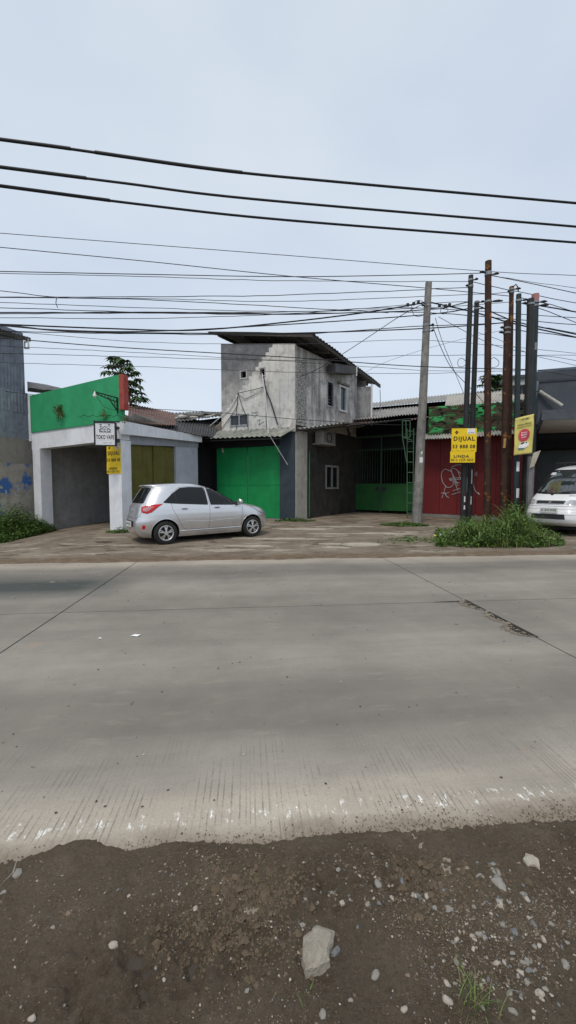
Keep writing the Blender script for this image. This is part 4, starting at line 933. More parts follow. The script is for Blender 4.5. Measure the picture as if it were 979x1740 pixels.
for a, b_ in (((-.3, -.02), (-.12, .06)), ((-.12, .06), (0, .14)), ((0, .14), (.12, .06)), ((.12, .06), (.3, -.02)), ((-.22, .1), (-.22, .22)), ((-.28, .22), (-.16, .22)), ((-.26, .1), (-.14, .12)), ((.22, .1), (.22, .22)), ((.16, .22), (.28, .22)), ((-.3, -.12), (.3, -.13)), ((-.3, -.02), (-.25, -.12)), ((.3, -.02), (.25, -.12))):
    mb.tube([c + W.u * a[0] * w_ + V(0, 0, a[1] * h), c + W.u * b_[0] * w_ + V(0, 0, b_[1] * h)], .006, 4)
build(mb, 'line_emblem', MT['ink'], t)
text('Connect  Vapor', W, u0 + .38 * w_, u0 + .85 * w_, z0 + .07 * h, z0 + .12 * h, MT['ink'], t, .004, .01)
mb = MB(); c = W.pt(u0 + .28 * w_, z0 + .09 * h, .006); mb.tube(arc(-.22, -.63, .03, 0, 6.28), .004, 4); build(mb, 'small_ring', MT['ink'], t)
mb = MB(); mb.wbox(W, u1 + .03, u1 + .12, z0 + .15 * h, z0 + .3 * h, -.02, -.1); mb.wbox(W, u1 + .03, u1 + .12, z0 + .75 * h, z0 + .86 * h, -.02, -.1)
q = W.pt(u1 + .08, z0 + .8 * h, -.06); mb.tube([q, SF.pt(SF.len - .1, q.z, .02)], .025, 6); q = W.pt(u1 + .08, z0 + .2 * h, -.06); mb.tube([q, SF.pt(SF.len - .1, q.z, .02)], .025, 6); build(mb, 'wall_bracket', MT['black'], t)
# lamp arm
t = thing('wall_lamp', 'black lattice lamp arm with a small bulb on the green parapet corner', 'lamp', tuple(SF.pt(SF.len - .05, 3.9, .05)))
b0 = SF.pt(SF.len - .04, SF.at(206, 702)[1], .06); b1 = SF.pt(SF.len - .04, SF.at(206, 676)[1], .06); tip = P(159, 665, 12.1)
mb = MB(); mb.tube([b0, b1], .03, 5); mb.tube([b1, tip], .02, 5); mb.tube([b1 - V(0, 0, .13), b1.lerp(tip, .45) - V(0, 0, .1), tip - V(0, 0, .03)], .018, 5)
mb.tube([b0 + V(0, 0, .05), b1.lerp(tip, .4) - V(0, 0, .06)], .018, 5)
for i in range(7): x_ = b1.lerp(tip, i / 8); y_ = b1.lerp(tip, (i + .5) / 8); mb.tube([x_, y_ - V(0, 0, .13 * (1 - i / 8))], .01, 4)
build(mb, 'lamp_arm', MT['black'], t)
mb = MB(); c = tip + V(.03, 0, -.1); mb.tube([c + V(0, 0, .1), c + V(0, 0, .03), c, c - V(0, 0, .04), c - V(0, 0, .08)], [.02, .03, .05, .05, .015], 10); build(mb, 'bulb', MT['white_plastic'], t, True)
mb = MB(); mb.tube([tip - V(0, 0, .03), tip + V(.2, .2, -.4), tip + V(.45, .4, -.48), b1 - V(.1, 0, .1), b0], .006, 4); build(mb, 'lamp_wire', MT['cable'], t)
# yellow hanging banner
W = frame_wall(873, 705, 907, 772, 13.6, -.10); qa = [W.at(*p) for p in ((876, 711), (908, 703), (905, 770), (873, 774))]
t = thing('hanging_banner', 'faded yellow cloth banner with a red disc and white car tied between two black poles', 'banner', tuple(W.pt(qa[3][0], qa[3][1])))
def bp(s_, v_, off=0):
    a = Vector(qa[3]).lerp(Vector(qa[2]), s_); b_ = Vector(qa[0]).lerp(Vector(qa[1]), s_); q = a.lerp(b_, v_)
    wv = .02 * math.sin(v_ * 6 + s_ * 4) + .012 * noise.noise(Vector((s_ * 3, v_ * 5, 0)))
    return W.pt(q.x, q.y, wv + off)
mb = MB(); n1, n2 = 12, 24
for off in (0,): 
    vs = [bp(i / n1, j / n2) for j in range(n2 + 1) for i in range(n1 + 1)]; mb.add(vs, [(j * (n1 + 1) + i, j * (n1 + 1) + i + 1, (j + 1) * (n1 + 1) + i + 1, (j + 1) * (n1 + 1) + i) for j in range(n2) for i in range(n1)])
o = build(mb, 'cloth', worn('faded_yellow_cloth', (.66, .56, .13), (.35, .33, .18), (.72, .63, .2), .7, amount=.4, scale=2.2), t, 80); o.modifiers.new('s', 'SOLIDIFY').thickness = .004
def btext(s_, a0, a1, v0, v1, mat, bold=.01):
    o = text(s_, W, 0, 1, 0, 1, mat, t, 0, bold); org = ORG[o]
    for v in o.data.vertices:
        p = v.co + org; u = (p - W.o).dot(W.u); z = p.z; v.co = bp(a0 + (a1 - a0) * u, v0 + (v1 - v0) * z, .02) - org
    return o
btext('Hemat Bensin', .14, .86, .77, .82, MT['ink']); btext('sampai provinsi?', .12, .86, .70, .75, MT['ink']); btext('PROMO', .3, .75, .9, .945, MT['ink'])
mb = MB(); k = 30; vs = [bp(.5 + .3 * math.cos(i * 2 * math.pi / k), .50 + .165 * math.sin(i * 2 * math.pi / k), .014) for i in range(k)] + [bp(.5, .5, .014)]
mb.add(vs, [(i, (i + 1) % k, k) for i in range(k)]); build(mb, 'red_disc', plain('banner_red', (.55, .05, .09), .6), t)
for s_, v_ in (('Promo', .555), ('Mobile', .495), ('Car', .435)): btext(s_, .36, .66, v_, v_ + .04, MT['white_ink'], .02)
def bpoly(pts, name, mat, off):
    mb = MB(); n = len(pts); cx_ = sum(p[0] for p in pts) / n; cy_ = sum(p[1] for p in pts) / n
    mb.add([bp(x, y, off) for x, y in pts] + [bp(cx_, cy_, off)], [(i, (i + 1) % n, n) for i in range(n)]); build(mb, name, mat, t)
bpoly([(.2, .15), (.5, .15), (.75, .2), (.78, .27), (.72, .31), (.6, .33), (.36, .32), (.24, .25), (.19, .21)], 'printed_car', MT['white_ink'], .024)
bpoly([(.3, .27), (.38, .315), (.55, .32), (.52, .28)], 'printed_car_glass', MT['ink'], .028); bpoly([(.6, .285), (.6, .32), (.7, .3), (.68, .28)], 'printed_car_glass', MT['ink'], .028)
bpoly([(.2, .145), (.52, .14), (.53, .17), (.2, .18)], 'printed_car_shadow', plain('print_blue', (.08, .18, .3)), .028)

# ================================================================ POLES
MT['polecon'] = worn('pole_concrete', (.20, .19, .175), (.08, .08, .08), (.3, .29, .27), .9, amount=.9, scale=2, chips=(.45, .44, .42), chip_at=.7)
def pole(name, label, pts, D, r0, r1, mat, group='poles of the cable cluster', seg=14, square=False, cat='pole'):
    """pts: (x,y) px for base and top"""
    (bx, by), (tx, ty) = pts; b_ = P(bx, by, D); b_.z = ztab(b_.x, b_.y) - .25; tpp = P(tx, ty, D)
    t = thing(name, label, cat, (b_.x, b_.y, ztab(b_.x, b_.y)), group)
    mb = MB(); n = 16; rnd = random.Random(int(bx)); pt = []
    for i in range(n + 1): p = b_.lerp(tpp, i / n); p.x += .012 * noise.noise(Vector((i * .4, bx, 0))); pt.append(p)
    mb.tube(pt, [r0 + (r1 - r0) * i / n for i in range(n + 1)], seg); build(mb, 'shaft', mat, t, True)
    ax = lambda py: b_.lerp(tpp, (P(bx, py, D).z - b_.z) / (tpp.z - b_.z))
    rad = lambda py: r0 + (r1 - r0) * (P(bx, py, D).z - b_.z) / (tpp.z - b_.z)
    return t, ax, rad
def clamp(t, ax, rad, py, side=1, long=.22, mat=None):
    p = ax(py); r = rad(py); mb = MB(); mb.tube([p - V(0, 0, .03), p + V(0, 0, .03)], r + .012, 12); c = build(mb, 'band_clamp', mat or MT['grey_metal'], t)
    mb = MB(); q = p + V(side * r, -.02, 0)
    mb.tube([q, q + V(side * .06, -.03, 0)], .02, 6); mb.tube([q + V(side * .05, -.03, 0), q + V(side * long * .6, -.05, .01), q + V(side * long, -.06, .0)], [.035, .045, .02], 8); build(mb, 'insulator', MT['black'], c)
def poster(t, ax, rad, py, h, w_, mat=None):
    p = ax(py); r = rad(py) + .006; mb = MB(); k = 5; a0 = w_ / r / 2
    for i in range(k):
        a, b_ = -math.pi / 2 - a0 + 2 * a0 * i / k, -math.pi / 2 - a0 + 2 * a0 * (i + 1) / k
        mb.quad(p + V(r * math.cos(a), r * math.sin(a), -h / 2), p + V(r * math.cos(b_), r * math.sin(b_), -h / 2), p + V(r * math.cos(b_), r * math.sin(b_), h / 2), p + V(r * math.cos(a), r * math.sin(a), h / 2))
    build(mb, 'paper_notice', mat or MT['white_plastic'], t)
cpole, ax, rad = pole('utility_pole', 'thick pale concrete utility pole leaning slightly, beside the green gate', ((708, 888), (728.5, 480)), 15.2, .185, .115, MT['polecon'], None, 18)
for py in (520, 553, 563): clamp(cpole, ax, rad, py, -1 if py == 520 else 1, .12)
poster(cpole, ax, rad, 782, .2, .12); poster(cpole, ax, rad, 770, .1, .06)
pA, ax, rad = pole('steel_pole', 'slim black steel pole, left one of the pair carrying the yellow sale sign', ((786, 893), (800.5, 468)), 14.7, .105, .08, MT['blackpole'])
clamp(pA, ax, rad, 476, 1, .14); clamp(pA, ax, rad, 487, -1, .12); poster(pA, ax, rad, 848, .2, .05); poster(pA, ax, rad, 862, .14, .05)
pB, ax, rad = pole('steel_pole', 'slim black steel pole, right one of the pair carrying the yellow sale sign', ((797, 884), (810.5, 512)), 15.0, .105, .08, MT['blackpole'])
clamp(pB, ax, rad, 514, 1, .16); clamp(pB, ax, rad, 525, 1, .14); poster(pB, ax, rad, 810, .5, .03); poster(pB, ax, rad, 850, .3, .03)
pC, ax, rad = pole('steel_pole', 'tallest rusty brown steel pole with ochre rust at its foot', ((828.5, 886), (830, 444)), 14.4, .125, .105, MT['rust'])
clamp(pC, ax, rad, 464, -1, .22); clamp(pC, ax, rad, 467, 1, .22); clamp(pC, ax, rad, 513, 1, .35)
pD, ax, rad = pole('steel_pole', 'stout brown steel pole with a short top and a wooden peg halfway up', ((856, 882), (862, 545)), 14.3, .135, .105, MT['rust'])
clamp(pD, ax, rad, 566, -1, .2); clamp(pD, ax, rad, 558, -1, .16)
mb = MB(); q = ax(754) + V(-.1, -.16, 0); mb.tube([q - V(0, 0, .16), q + V(.02, 0, .16)], .045, 8); build(mb, 'wooden_peg', plain('ochre_wood', (.42, .24, .08)), pD)
pE, ax, rad = pole('steel_pole', 'thin dark pole rising right behind the stout brown pole', ((863, 880), (869.5, 487)), 14.7, .10, .075, MT['rust'])
clamp(pE, ax, rad, 492, 1, .2); clamp(pE, ax, rad, 497, -1, .1)
mb = MB(); q = ax(489); mb.tube([q + V(-.03, 0, -.05), q + V(.15, 0, .12), q + V(.2, 0, .05), q + V(.24, 0, -.12)], .02, 5); build(mb, 'hook', MT['black'], pE)
pF, ax, rad = pole('steel_pole', 'blue black steel pole with white paper notices, left of the yellow banner', ((877.5, 880), (881.5, 500)), 13.9, .10, .08, MT['bluepole'])
clamp(pF, ax, rad, 511, 1, .18); poster(pF, ax, rad, 793, .32, .1); poster(pF, ax, rad, 838, .32, .1)
pG, ax, rad = pole('steel_pole', 'thick black steel pole, left one of the close pair behind the yellow banner', ((894, 868), (902, 508)), 14.1, .14, .11, MT['blackpole'])
clamp(pG, ax, rad, 517, -1, .2); poster(pG, ax, rad, 818, .3, .1); poster(pG, ax, rad, 845, .5, .12)
pH, ax, rad = pole('steel_pole', 'thick blue black pole with a faded pink top, right one of the close pair', ((899.5, 868), (910, 501)), 14.6, .13, .11, MT['bluepole'])
mb = MB(); mb.tube([ax(500), ax(514)], rad(505) + .008, 12); build(mb, 'pink_cap', worn('faded_pink', (.42, .2, .2), (.2, .1, .1)), pH)
clamp(pH, ax, rad, 514, 1, .25); clamp(pH, ax, rad, 520, 1, .3); poster(pH, ax, rad, 590, .25, .08, MT['grey_metal'])
# short grey wooden post with a torn notice
wp_, ax, rad = pole('wooden_post', 'short weathered grey post with a torn paper on top, left of the van', ((899, 880), (903, 776)), 13.3, .10, .10, worn('weathered_wood', (.17, .165, .17), (.08, .08, .08)), None, 6, cat='post')
mb = MB(); q = ax(782); mb.prism([q + V(-.12, -.14, -.25), q + V(.02, -.14, -.2), q + V(.2, -.16, .3), q + V(-.02, -.15, .22)], V(0, .02, 0)); build(mb, 'torn_notice', worn('torn_paper', (.4, .37, .27), (.15, .12, .08), (.55, .53, .45)), wp_)

# ================================================================ OVERHEAD CABLES
def roadD(px, D0): return D0 / (1 - .097 * (px - 489.5) / 700)
def cable(pts, D0, r, label, group=None, mat='cable', ds=None, wob=0, par=True, extra=None):
    """px polyline; runs parallel with the road at distance D0, extended past the frame edges"""
    pts = [Vector(p) for p in pts]
    if pts[0].x <= 60: q = pts[0] + (pts[0] - pts[1]).normalized() * 420; pts = [q] + pts
    if pts[-1].x >= 975: q = pts[-1] + (pts[-1] - pts[-2]).normalized() * 300; pts = pts + [q]
    o = []
    for i in range(len(pts) - 1):
        p0, p1, p2, p3 = pts[max(i - 1, 0)], pts[i], pts[i + 1], pts[min(i + 2, len(pts) - 1)]
        k = max(3, int(abs(p2.x - p1.x) / 30) + 2)
        for j in range(k):
            t = j / k
            if len(pts) > 3: q = .5 * ((2 * p1) + (p2 - p0) * t + (2 * p0 - 5 * p1 + 4 * p2 - p3) * t * t + (3 * p1 - p0 - 3 * p2 + p3) * t ** 3)
            else: q = p1.lerp(p2, t)
            o.append(q)
    o.append(pts[-1]); n = len(o); w3 = []
    for i, q in enumerate(o):
        D = (roadD(q.x, D0) if par else D0) if ds is None else ds[0] + (ds[1] - ds[0]) * i / (n - 1)
        w3.append(P(q.x, q.y + (wob * noise.noise(Vector((q.x * .02, q.y, D0))) if wob else 0), D))
    mb = MB(); mb.tube(w3, r, 6)
    if extra: extra(mb, w3)
    ob = build(mb, 'power_cable', MT[mat], smooth=70); c = w3[0].copy(); ob.data.transform(Matrix.Translation(-c)); ob.location = c
    return tag(ob, label, 'cable', group)
GP = 'overhead power cables'
def sleeves(ts):
    def f(mb, w3):
        n = len(w3) - 1
        for a, b_ in ts:
            i0, i1 = int(a * n), max(int(a * n) + 1, int(b_ * n)); mb.tube([p + V(0, 0, .004) for p in w3[i0:i1 + 1]], .035, 7)
    return f
cable([(0, 237), (120, 253), (365, 288), (585, 310), (979, 345)], 9.6, .026, 'thick black cable, uppermost of three heavy ones against open sky', GP, extra=sleeves([(.12, .32), (.36, .5)]))
cable([(0, 284), (210, 311), (430, 338), (979, 385)], 9.8, .025, 'thick black cable, middle of three heavy ones against open sky', GP, extra=sleeves([(.15, .34)]))
cable([(0, 316), (237, 347), (488, 374), (979, 412)], 10.0, .025, 'thick black cable, lowest of three heavy ones against open sky', GP, extra=sleeves([(.2, .36)]))
cable([(0, 396), (245, 415), (490, 434), (829, 461), (979, 468)], 14.4, .010, 'thin grey wire, the highest thin one, passing the top of the tallest pole', GP, 'cable_grey')
cable([(0, 420), (250, 444), (490, 469), (720, 489), (866, 503)], 14.7, .012, 'thin wire sloping down right from the upper left edge below the highest thin wire', GP)
cable([(0, 461), (245, 466), (490, 470), (700, 467), (818, 464)], 14.4, .013, 'straight wire ending at the insulator left of the tallest pole', GP)
cable([(835, 468), (900, 481), (979, 498)], 14.4, .013, 'wire leaving the right insulator of the tallest pole toward the right edge', GP)
SH = 'thin wire in the level tangle strung between pole tops and house roof'
GT2 = 'tangled thin overhead wires'
tang = [([(0, 464), (250, 470), (490, 477), (800, 478)], 14.8, .010), ([(800, 478), (866, 493), (979, 515)], 14.7, .012), ([(0, 505), (245, 504), (490, 501), (800, 488)], 14.8, .012), ([(0, 506), (250, 507), (490, 512), (800, 500), (868, 497)], 14.8, .010),
 ([(0, 514), (250, 523), (490, 529), (728, 523), (866, 513)], 15.1, .010), ([(0, 523), (245, 530), (490, 530), (700, 523), (979, 540)], 15.0, .012), ([(0, 533), (250, 532), (490, 534), (720, 531), (979, 552)], 15.1, .014), ([(0, 540), (250, 541), (490, 533), (720, 516), (800, 512)], 15.1, .010),
 ([(0, 563), (250, 567), (490, 568), (700, 555), (860, 549)], 15.2, .014), ([(50, 566), (245, 581), (490, 585), (720, 578), (979, 600)], 15.2, .008), ([(0, 588), (250, 600), (490, 614), (750, 630), (979, 628)], 15.3, .008), ([(0, 600), (245, 607), (490, 612), (700, 604), (979, 604)], 15.3, .009),
 ([(0, 616), (245, 623), (490, 632), (720, 634), (905, 628)], 15.2, .008), ([(905, 628), (979, 640)], 15.2, .008), ([(0, 494), (100, 505), (245, 509), (490, 522), (660, 531)], 15.0, .012), ([(830, 466), (870, 474), (979, 490)], 14.5, .008), 
 ([(880, 505), (930, 516), (979, 530)], 14.0, .012), ([(868, 560), (920, 566), (979, 573)], 14.4, .014), ([(868, 546), (925, 556), (979, 566)], 14.4, .012), ([(882, 514), (925, 527), (979, 548)], 14.0, .012), ([(905, 604), (950, 607), (979, 612)], 14.3, .008)]
for i, (p, D, r) in enumerate(tang): cable(p, D, r, SH, GT2, 'cable' if i % 3 else 'cable_grey', wob=1.2)
cable([(0, 551), (180, 558), (330, 561), (490, 547), (620, 531), (700, 518), (724, 513)], 15.2, .024, 'heavy bundled cable rising to the clamp on the concrete pole from the left edge', GP)
cable([(733, 514), (770, 522), (800, 529), (840, 540), (870, 549), (979, 573)], 15.0, .024, 'heavy bundled cable leaving the concrete pole rightwards past the pole cluster', GP)
cable([(0, 531), (250, 531), (490, 533), (720, 527), (800, 512)], 15.0, .018, 'dense dark cable running level just above the house roof', GP, wob=1.5)
cable([(0, 553), (120, 563), (300, 566), (490, 566), (680, 560), (800, 553), (858, 548)], 15.0, .02, 'drooping cable crossing in front of the house roof edge to the stout brown pole', GP)
cable([(0, 551), (90, 560), (250, 563), (490, 551), (740, 533), (812, 519)], 15.1, .018, 'dark cable strung from the left shed eave to the slim pole pair', GP)
cable([(0, 574), (200, 590), (490, 607), (700, 622), (905, 628)], 13.6, .014, 'single cable crossing the front of the tall grey house below its roof', GP)
cable([(812, 519), (866, 543), (905, 553), (979, 568)], 14.8, .02, 'dark cable running from the slim pole pair down past the pink topped pole', GP)
cable([(908, 518), (940, 523), (979, 530)], 14.4, .022, 'heavy cable leaving the pink topped pole toward the right edge', GP)
cable([(812, 565), (850, 578), (905, 603), (979, 621)], 14.9, .008, 'fine wire sagging behind the stout brown pole toward the grey building', GP)
cable([(0, 664), (52, 670), (130, 681), (215, 692), (370, 701), (500, 712), (640, 721), (695, 722)], 12.6, .011, 'low wire sagging across the green parapet and the shop front', GP, ds=(14.0, 16.2))
cable([(405, 668), (458, 655), (530, 632), (600, 590), (680, 537), (724, 514)], 16, .012, 'service wire climbing from the grey house front to the concrete pole', GP, ds=(17.1, 15.2))
cable([(585, 655), (640, 622), (700, 600), (790, 575), (860, 560)], 18, .006, 'fine wire from the back of the house roof toward the pole cluster', GP, 'cable_grey', ds=(20, 15))
cable([(735, 552), (745, 580), (765, 622), (790, 650), (808, 668), (835, 700)], 16, .013, 'loose wire hanging from the concrete pole down toward the red kiosk', 'hanging wires at the poles', ds=(15.1, 17))
cable([(740, 540), (750, 575), (770, 625), (788, 668)], 16, .010, 'thin second wire dropping from the concrete pole behind the slim poles', 'hanging wires at the poles', 'cable_grey', ds=(15.1, 17))
cable([(745, 538), (800, 568), (850, 590), (905, 600)], 15, .009, 'thin wire slanting from the concrete pole across all the steel poles', 'hanging wires at the poles', ds=(15.1, 14.8))
cable([(96, 506), (95, 515), (98, 523)], 15, .012, 'short frayed wire end dangling under the wires above the left shed', None)
def coil(px, py, rr_, D, label):
    c = P(px, py, D); s_ = rr_ / F * D; mb = MB()
    mb.tube([c + V(s_ * math.cos(t) * (1 + .1 * math.sin(3 * t)), .05 * math.sin(2 * t), s_ * math.sin(t)) for t in [i * .35 for i in range(33)]], .009, 5)
    o = recenter(build(mb, 'cable_coil', MT['cable'], smooth=70)); tag(o, label, 'cable coil', 'spare cable coils')
coil(713, 524, 13, 15.0, 'large loose coil of spare wire left of the concrete pole top'); coil(755, 527, 6, 15.0, 'small coil of spare wire right of the concrete pole top')
coil(785, 616, 7, 14.6, 'small wire loop hanging between the concrete pole and the sale sign poles'); coil(840, 616, 8, 14.3, 'wire loop hanging right of the tallest rusty pole')
for (px, py, D) in ((694, 517, 15.1), (702, 516, 15.1), (710, 514, 15.1), (748, 517, 15.0), (758, 517, 15.0), (765, 515, 15.0)):
    pass
mb = MB()
for (px, py) in ((693, 518), (703, 516), (711, 514)): c = P(px, py, 15.15); mb.box(c, (.09, .07, .10))
for (px, py) in ((747, 517), (757, 518), (764, 516)): c = P(px, py + 2, 15.0); mb.box(c, (.09, .07, .10))
tag(recenter(build(mb, 'cable_clamp', MT['black'])), 'small black connectors clipped on the heavy cable at both sides of the concrete pole', 'cable clamp')
# ================================================================ VEHICLES
def itp(tab, x):
    if x <= tab[0][0]: return tab[0][1]
    for (a, va), (b, vb) in zip(tab, tab[1:]):
        if x <= b:
            t = (x - a) / (b - a); return va + (vb - va) * t
    return tab[-1][1]
def smooth_tab(tab, n=3):
    # light resampling so that the profile has no kinks
    xs = [tab[0][0] + (tab[-1][0] - tab[0][0]) * i / 200 for i in range(201)]; ys = [itp(tab, x) for x in xs]
    for _ in range(n): ys = [ys[0]] + [(ys[i - 1] + 2 * ys[i] + ys[i + 1]) / 4 for i in range(1, 200)] + [ys[-1]]
    return list(zip(xs, ys))
class Body:
    def __init__(s, rear, front, half, xc, nr, nf, zs, npt=96):
        s.v = []; s.f = []; n = npt
        for z in zs:
            a, b, w_, c = itp(rear, z), itp(front, z), itp(half, z), itp(xc, z)
            er, ef = itp(nr, z), itp(nf, z)
            for i in range(n):
                t = 2 * math.pi * i / n; ct, st = math.cos(t), math.sin(t)
                e = ef if ct > 0 else er; rr_ = (b - c) if ct > 0 else (c - a)
                # y and x from a superellipse
                x = c + rr_ * math.copysign(abs(ct) ** (2 / e), ct); y = w_ * math.copysign(abs(st) ** (2 / e), st)
                s.v.append(Vector((x, y, z)))
        k = len(zs)
        for j in range(k - 1):
            for i in range(n): s.f.append((j * n + i, j * n + (i + 1) % n, (j + 1) * n + (i + 1) % n, (j + 1) * n + i))
        s.f.append(tuple(range(n))[::-1]); s.f.append(tuple(range((k - 1) * n, k * n)))
        s.bvh = BVHTree.FromPolygons(s.v, s.f)
    def hit(s, o, d):
        h = s.bvh.ray_cast(o, d); return (h[0], h[1]) if h[0] else (None, None)
def frame_dirs(d):
    d = Vector(d).normalized(); e1 = d.cross(V(0, 0, 1)).normalized(); return d, e1
def project(body, pts, o, e1, e2, d, off):
    res = []
    for p in pts:
        q = Vector(o) + e1 * p[0] + e2 * p[1]; h, n = body.hit(q, d)
        if h is None:
            hh = body.bvh.find_nearest(q + d * 2); h, n = hh[0], hh[1]
        if n.dot(d) > 0: n = -n
        res.append(h + n * off)
    return res
def patch(body, poly, view, name, mat, parent, off=.004, res=.05, local=True):
    """polygon drawn in a view (side_r: x,z  side_l, rear: y,z  front: y,z or custom dir) laid on the body"""
    o, e1, e2, d = VIEWS[view] if isinstance(view, str) else view
    P2 = [Vector(p) for p in poly]; edge = []
    for a, b in zip(P2, P2[1:] + P2[:1]):
        k = max(1, int((b - a).length / res)); edge += [a.lerp(b, i / k) for i in range(k)]
    x0, x1 = min(p.x for p in P2), max(p.x for p in P2); y0, y1 = min(p.y for p in P2), max(p.y for p in P2)
    n = len(edge); pts = list(edge)
    gx = int((x1 - x0) / res); gy = int((y1 - y0) / res)
    def inside(q):
        c = False
        for a, b in zip(P2, P2[1:] + P2[:1]):
            if (a.y > q.y) != (b.y > q.y) and q.x < (b.x - a.x) * (q.y - a.y) / (b.y - a.y) + a.x: c = not c
        return c
    for i in range(1, gx + 1):
        for j in range(1, gy + 1):
            q = Vector((x0 + (x1 - x0) * i / (gx + 1), y0 + (y1 - y0) * j / (gy + 1)))
            if inside(q) and min((q - e).length for e in edge) > res * .4: pts.append(q)
    r_ = delaunay_2d_cdt([Vector((p.x, p.y)) for p in pts], [], [list(range(n))], 1, 1e-6)
    mb = MB(); mb.add(project(body, r_[0], o, e1, e2, d, off), [tuple(f) for f in r_[2]])
    return build(mb, name, mat, parent, 70, local=local)
def bline(body, pts, view, r, mb, off=.0, res=.05):
    o, e1, e2, d = VIEWS[view] if isinstance(view, str) else view; q = []
    for a, b in zip(pts, pts[1:]):
        a, b = Vector(a), Vector(b); k = max(1, int((b - a).length / res)); q += [a.lerp(b, i / k) for i in range(k)]
    q.append(Vector(pts[-1])); mb.tube(project(body, q, o, e1, e2, d, off), r, 5)
VIEWS = {'side_r': (V(0, -3, 0), V(1, 0, 0), V(0, 0, 1), V(0, 1, 0)), 'side_l': (V(0, 3, 0), V(1, 0, 0), V(0, 0, 1), V(0, -1, 0)),
         'rear': (V(-3, 0, 0), V(0, 1, 0), V(0, 0, 1), V(1, 0, 0)), 'front': (V(8, 0, 0), V(0, 1, 0), V(0, 0, 1), V(-1, 0, 0)), 'top': (V(0, 0, 5), V(1, 0, 0), V(0, 1, 0), V(0, 0, -1))}
def diag(sx, sy, cx):  # looks from a corner; first coordinate runs horizontally to the right of the viewer, 0 at the corner axis
    d = V(-sx, -sy, 0).normalized(); e = V(-sy, sx, 0).normalized(); return (V(cx, 0, 0) - d * 4, e, V(0, 0, 1), d)
def car_paint(name, col, metal, rough=.28):
    m, nt, b = M_(name, rough, metal, .5); b.inputs['Coat Weight'].default_value = .6; b.inputs['Coat Roughness'].default_value = .06
    v = coords(nt); s = N(nt, 'ShaderNodeSeparateXYZ'); nt.links.new(v, s.inputs[0])
    f = noise_fac(nt, v, 3, 6, .7, .3, .8); low = N(nt, 'ShaderNodeMapRange'); low.inputs['From Min'].default_value = .75; low.inputs['From Max'].default_value = .2; nt.links.new(s.outputs['Z'], low.inputs['Value'])
    nt.links.new(mixc(nt, mathn(nt, 'MULTIPLY', f, mathn(nt, 'MULTIPLY', low.outputs[0], .55)), col, (.2, .17, .14)), b.inputs['Base Color'])
    nt.links.new(mathn(nt, 'ADD', rough, mathn(nt, 'MULTIPLY', f, .12)), b.inputs['Roughness']); return m
MT['rubber'] = plain('tyre_rubber', (.018, .018, .018), .85); MT['trim'] = plain('black_trim', (.015, .015, .016), .5)
MT['alloy'] = plain('alloy', (.62, .62, .63), .3, .9, var=.05)
gm, nt_, b_ = M_('tinted_glass', .05, 0, .35); b_.inputs['Base Color'].default_value = (.010, .012, .013, 1); MT['tint'] = gm
gm, nt_, b_ = M_('lamp_clear', .06, .3, .8); b_.inputs['Base Color'].default_value = (.45, .46, .48, 1); b_.inputs['Coat Weight'].default_value = 1; MT['lampclear'] = gm
gm, nt_, b_ = M_('lamp_red', .12, 0, .4); b_.inputs['Base Color'].default_value = (.5, .006, .01, 1); b_.inputs['Coat Weight'].default_value = .3; MT['lampred'] = gm
def wheel(parent, cx, cy, r, side, width=.18, spokes=5):
    """side -1: outer face toward -y"""
    def lathe(prof, n=40):
        mb = MB(); vs = []
        for (rad, y) in prof:
            for i in range(n): t = 2 * math.pi * i / n; vs.append(V(cx + rad * math.cos(t), cy + y * side, r + rad * math.sin(t)))
        k = len(prof); mb.add(vs, [(j * n + i, j * n + (i + 1) % n, (j + 1) * n + (i + 1) % n, (j + 1) * n + i) for j in range(k - 1) for i in range(n)]); return mb
    w2 = width / 2; ri = r * .66
    wh = build(lathe([(ri, -w2), (r * .93, -w2), (r, -w2 + .03), (r, w2 - .03), (r * .965, w2 - .008), (r * .9, w2), (r * .72, w2 + .002), (ri, w2 - .012), (ri - .01, w2 - .04)]), 'tyre', MT['rubber'], parent, True, True)
    rim = build(lathe([(ri + .004, w2 - .01), (ri - .008, w2 - .004), (ri - .022, w2 - .014), (ri - .03, w2 - .05), (ri - .03, -w2 + .02)]), 'rim', MT['alloy'], wh, True, True)
    mb = lathe([(ri - .02, w2 - .085), (.001, w2 - .085)]); build(mb, 'brake_disc', plain('brake_dark', (.03, .03, .03), .5), wh, True, True)
    mb = MB(); c = V(cx, cy + side * (w2 - .03), r)
    for k in range(spokes):
        a = 2 * math.pi * k / spokes + math.pi / 2
        for da in (-.17, .17):
            u = V(math.cos(a + da), 0, math.sin(a + da)); u0 = V(math.cos(a + da * .4), 0, math.sin(a + da * .4)); tq = V(-math.sin(a), 0, math.cos(a)); yy = V(0, side, 0)
            A = c + u0 * .035; B = c + u * (ri - .016)
            mb.hexa([A - tq * .014, A + tq * .014, B + tq * .02, B - tq * .02], [A - tq * .01 + yy * .022, A + tq * .01 + yy * .022, B + tq * .014 + yy * .012, B - tq * .014 + yy * .012])
    pts = [c - V(0, side * .02, 0), c + V(0, side * .026, 0)]; mb.tube(pts, .05, 14); mb.tube([c + V(0, side * .026, 0), c + V(0, side * .032, 0)], .028, 12)
    build(mb, 'spokes', MT['alloy'], rim, False, True); return wh
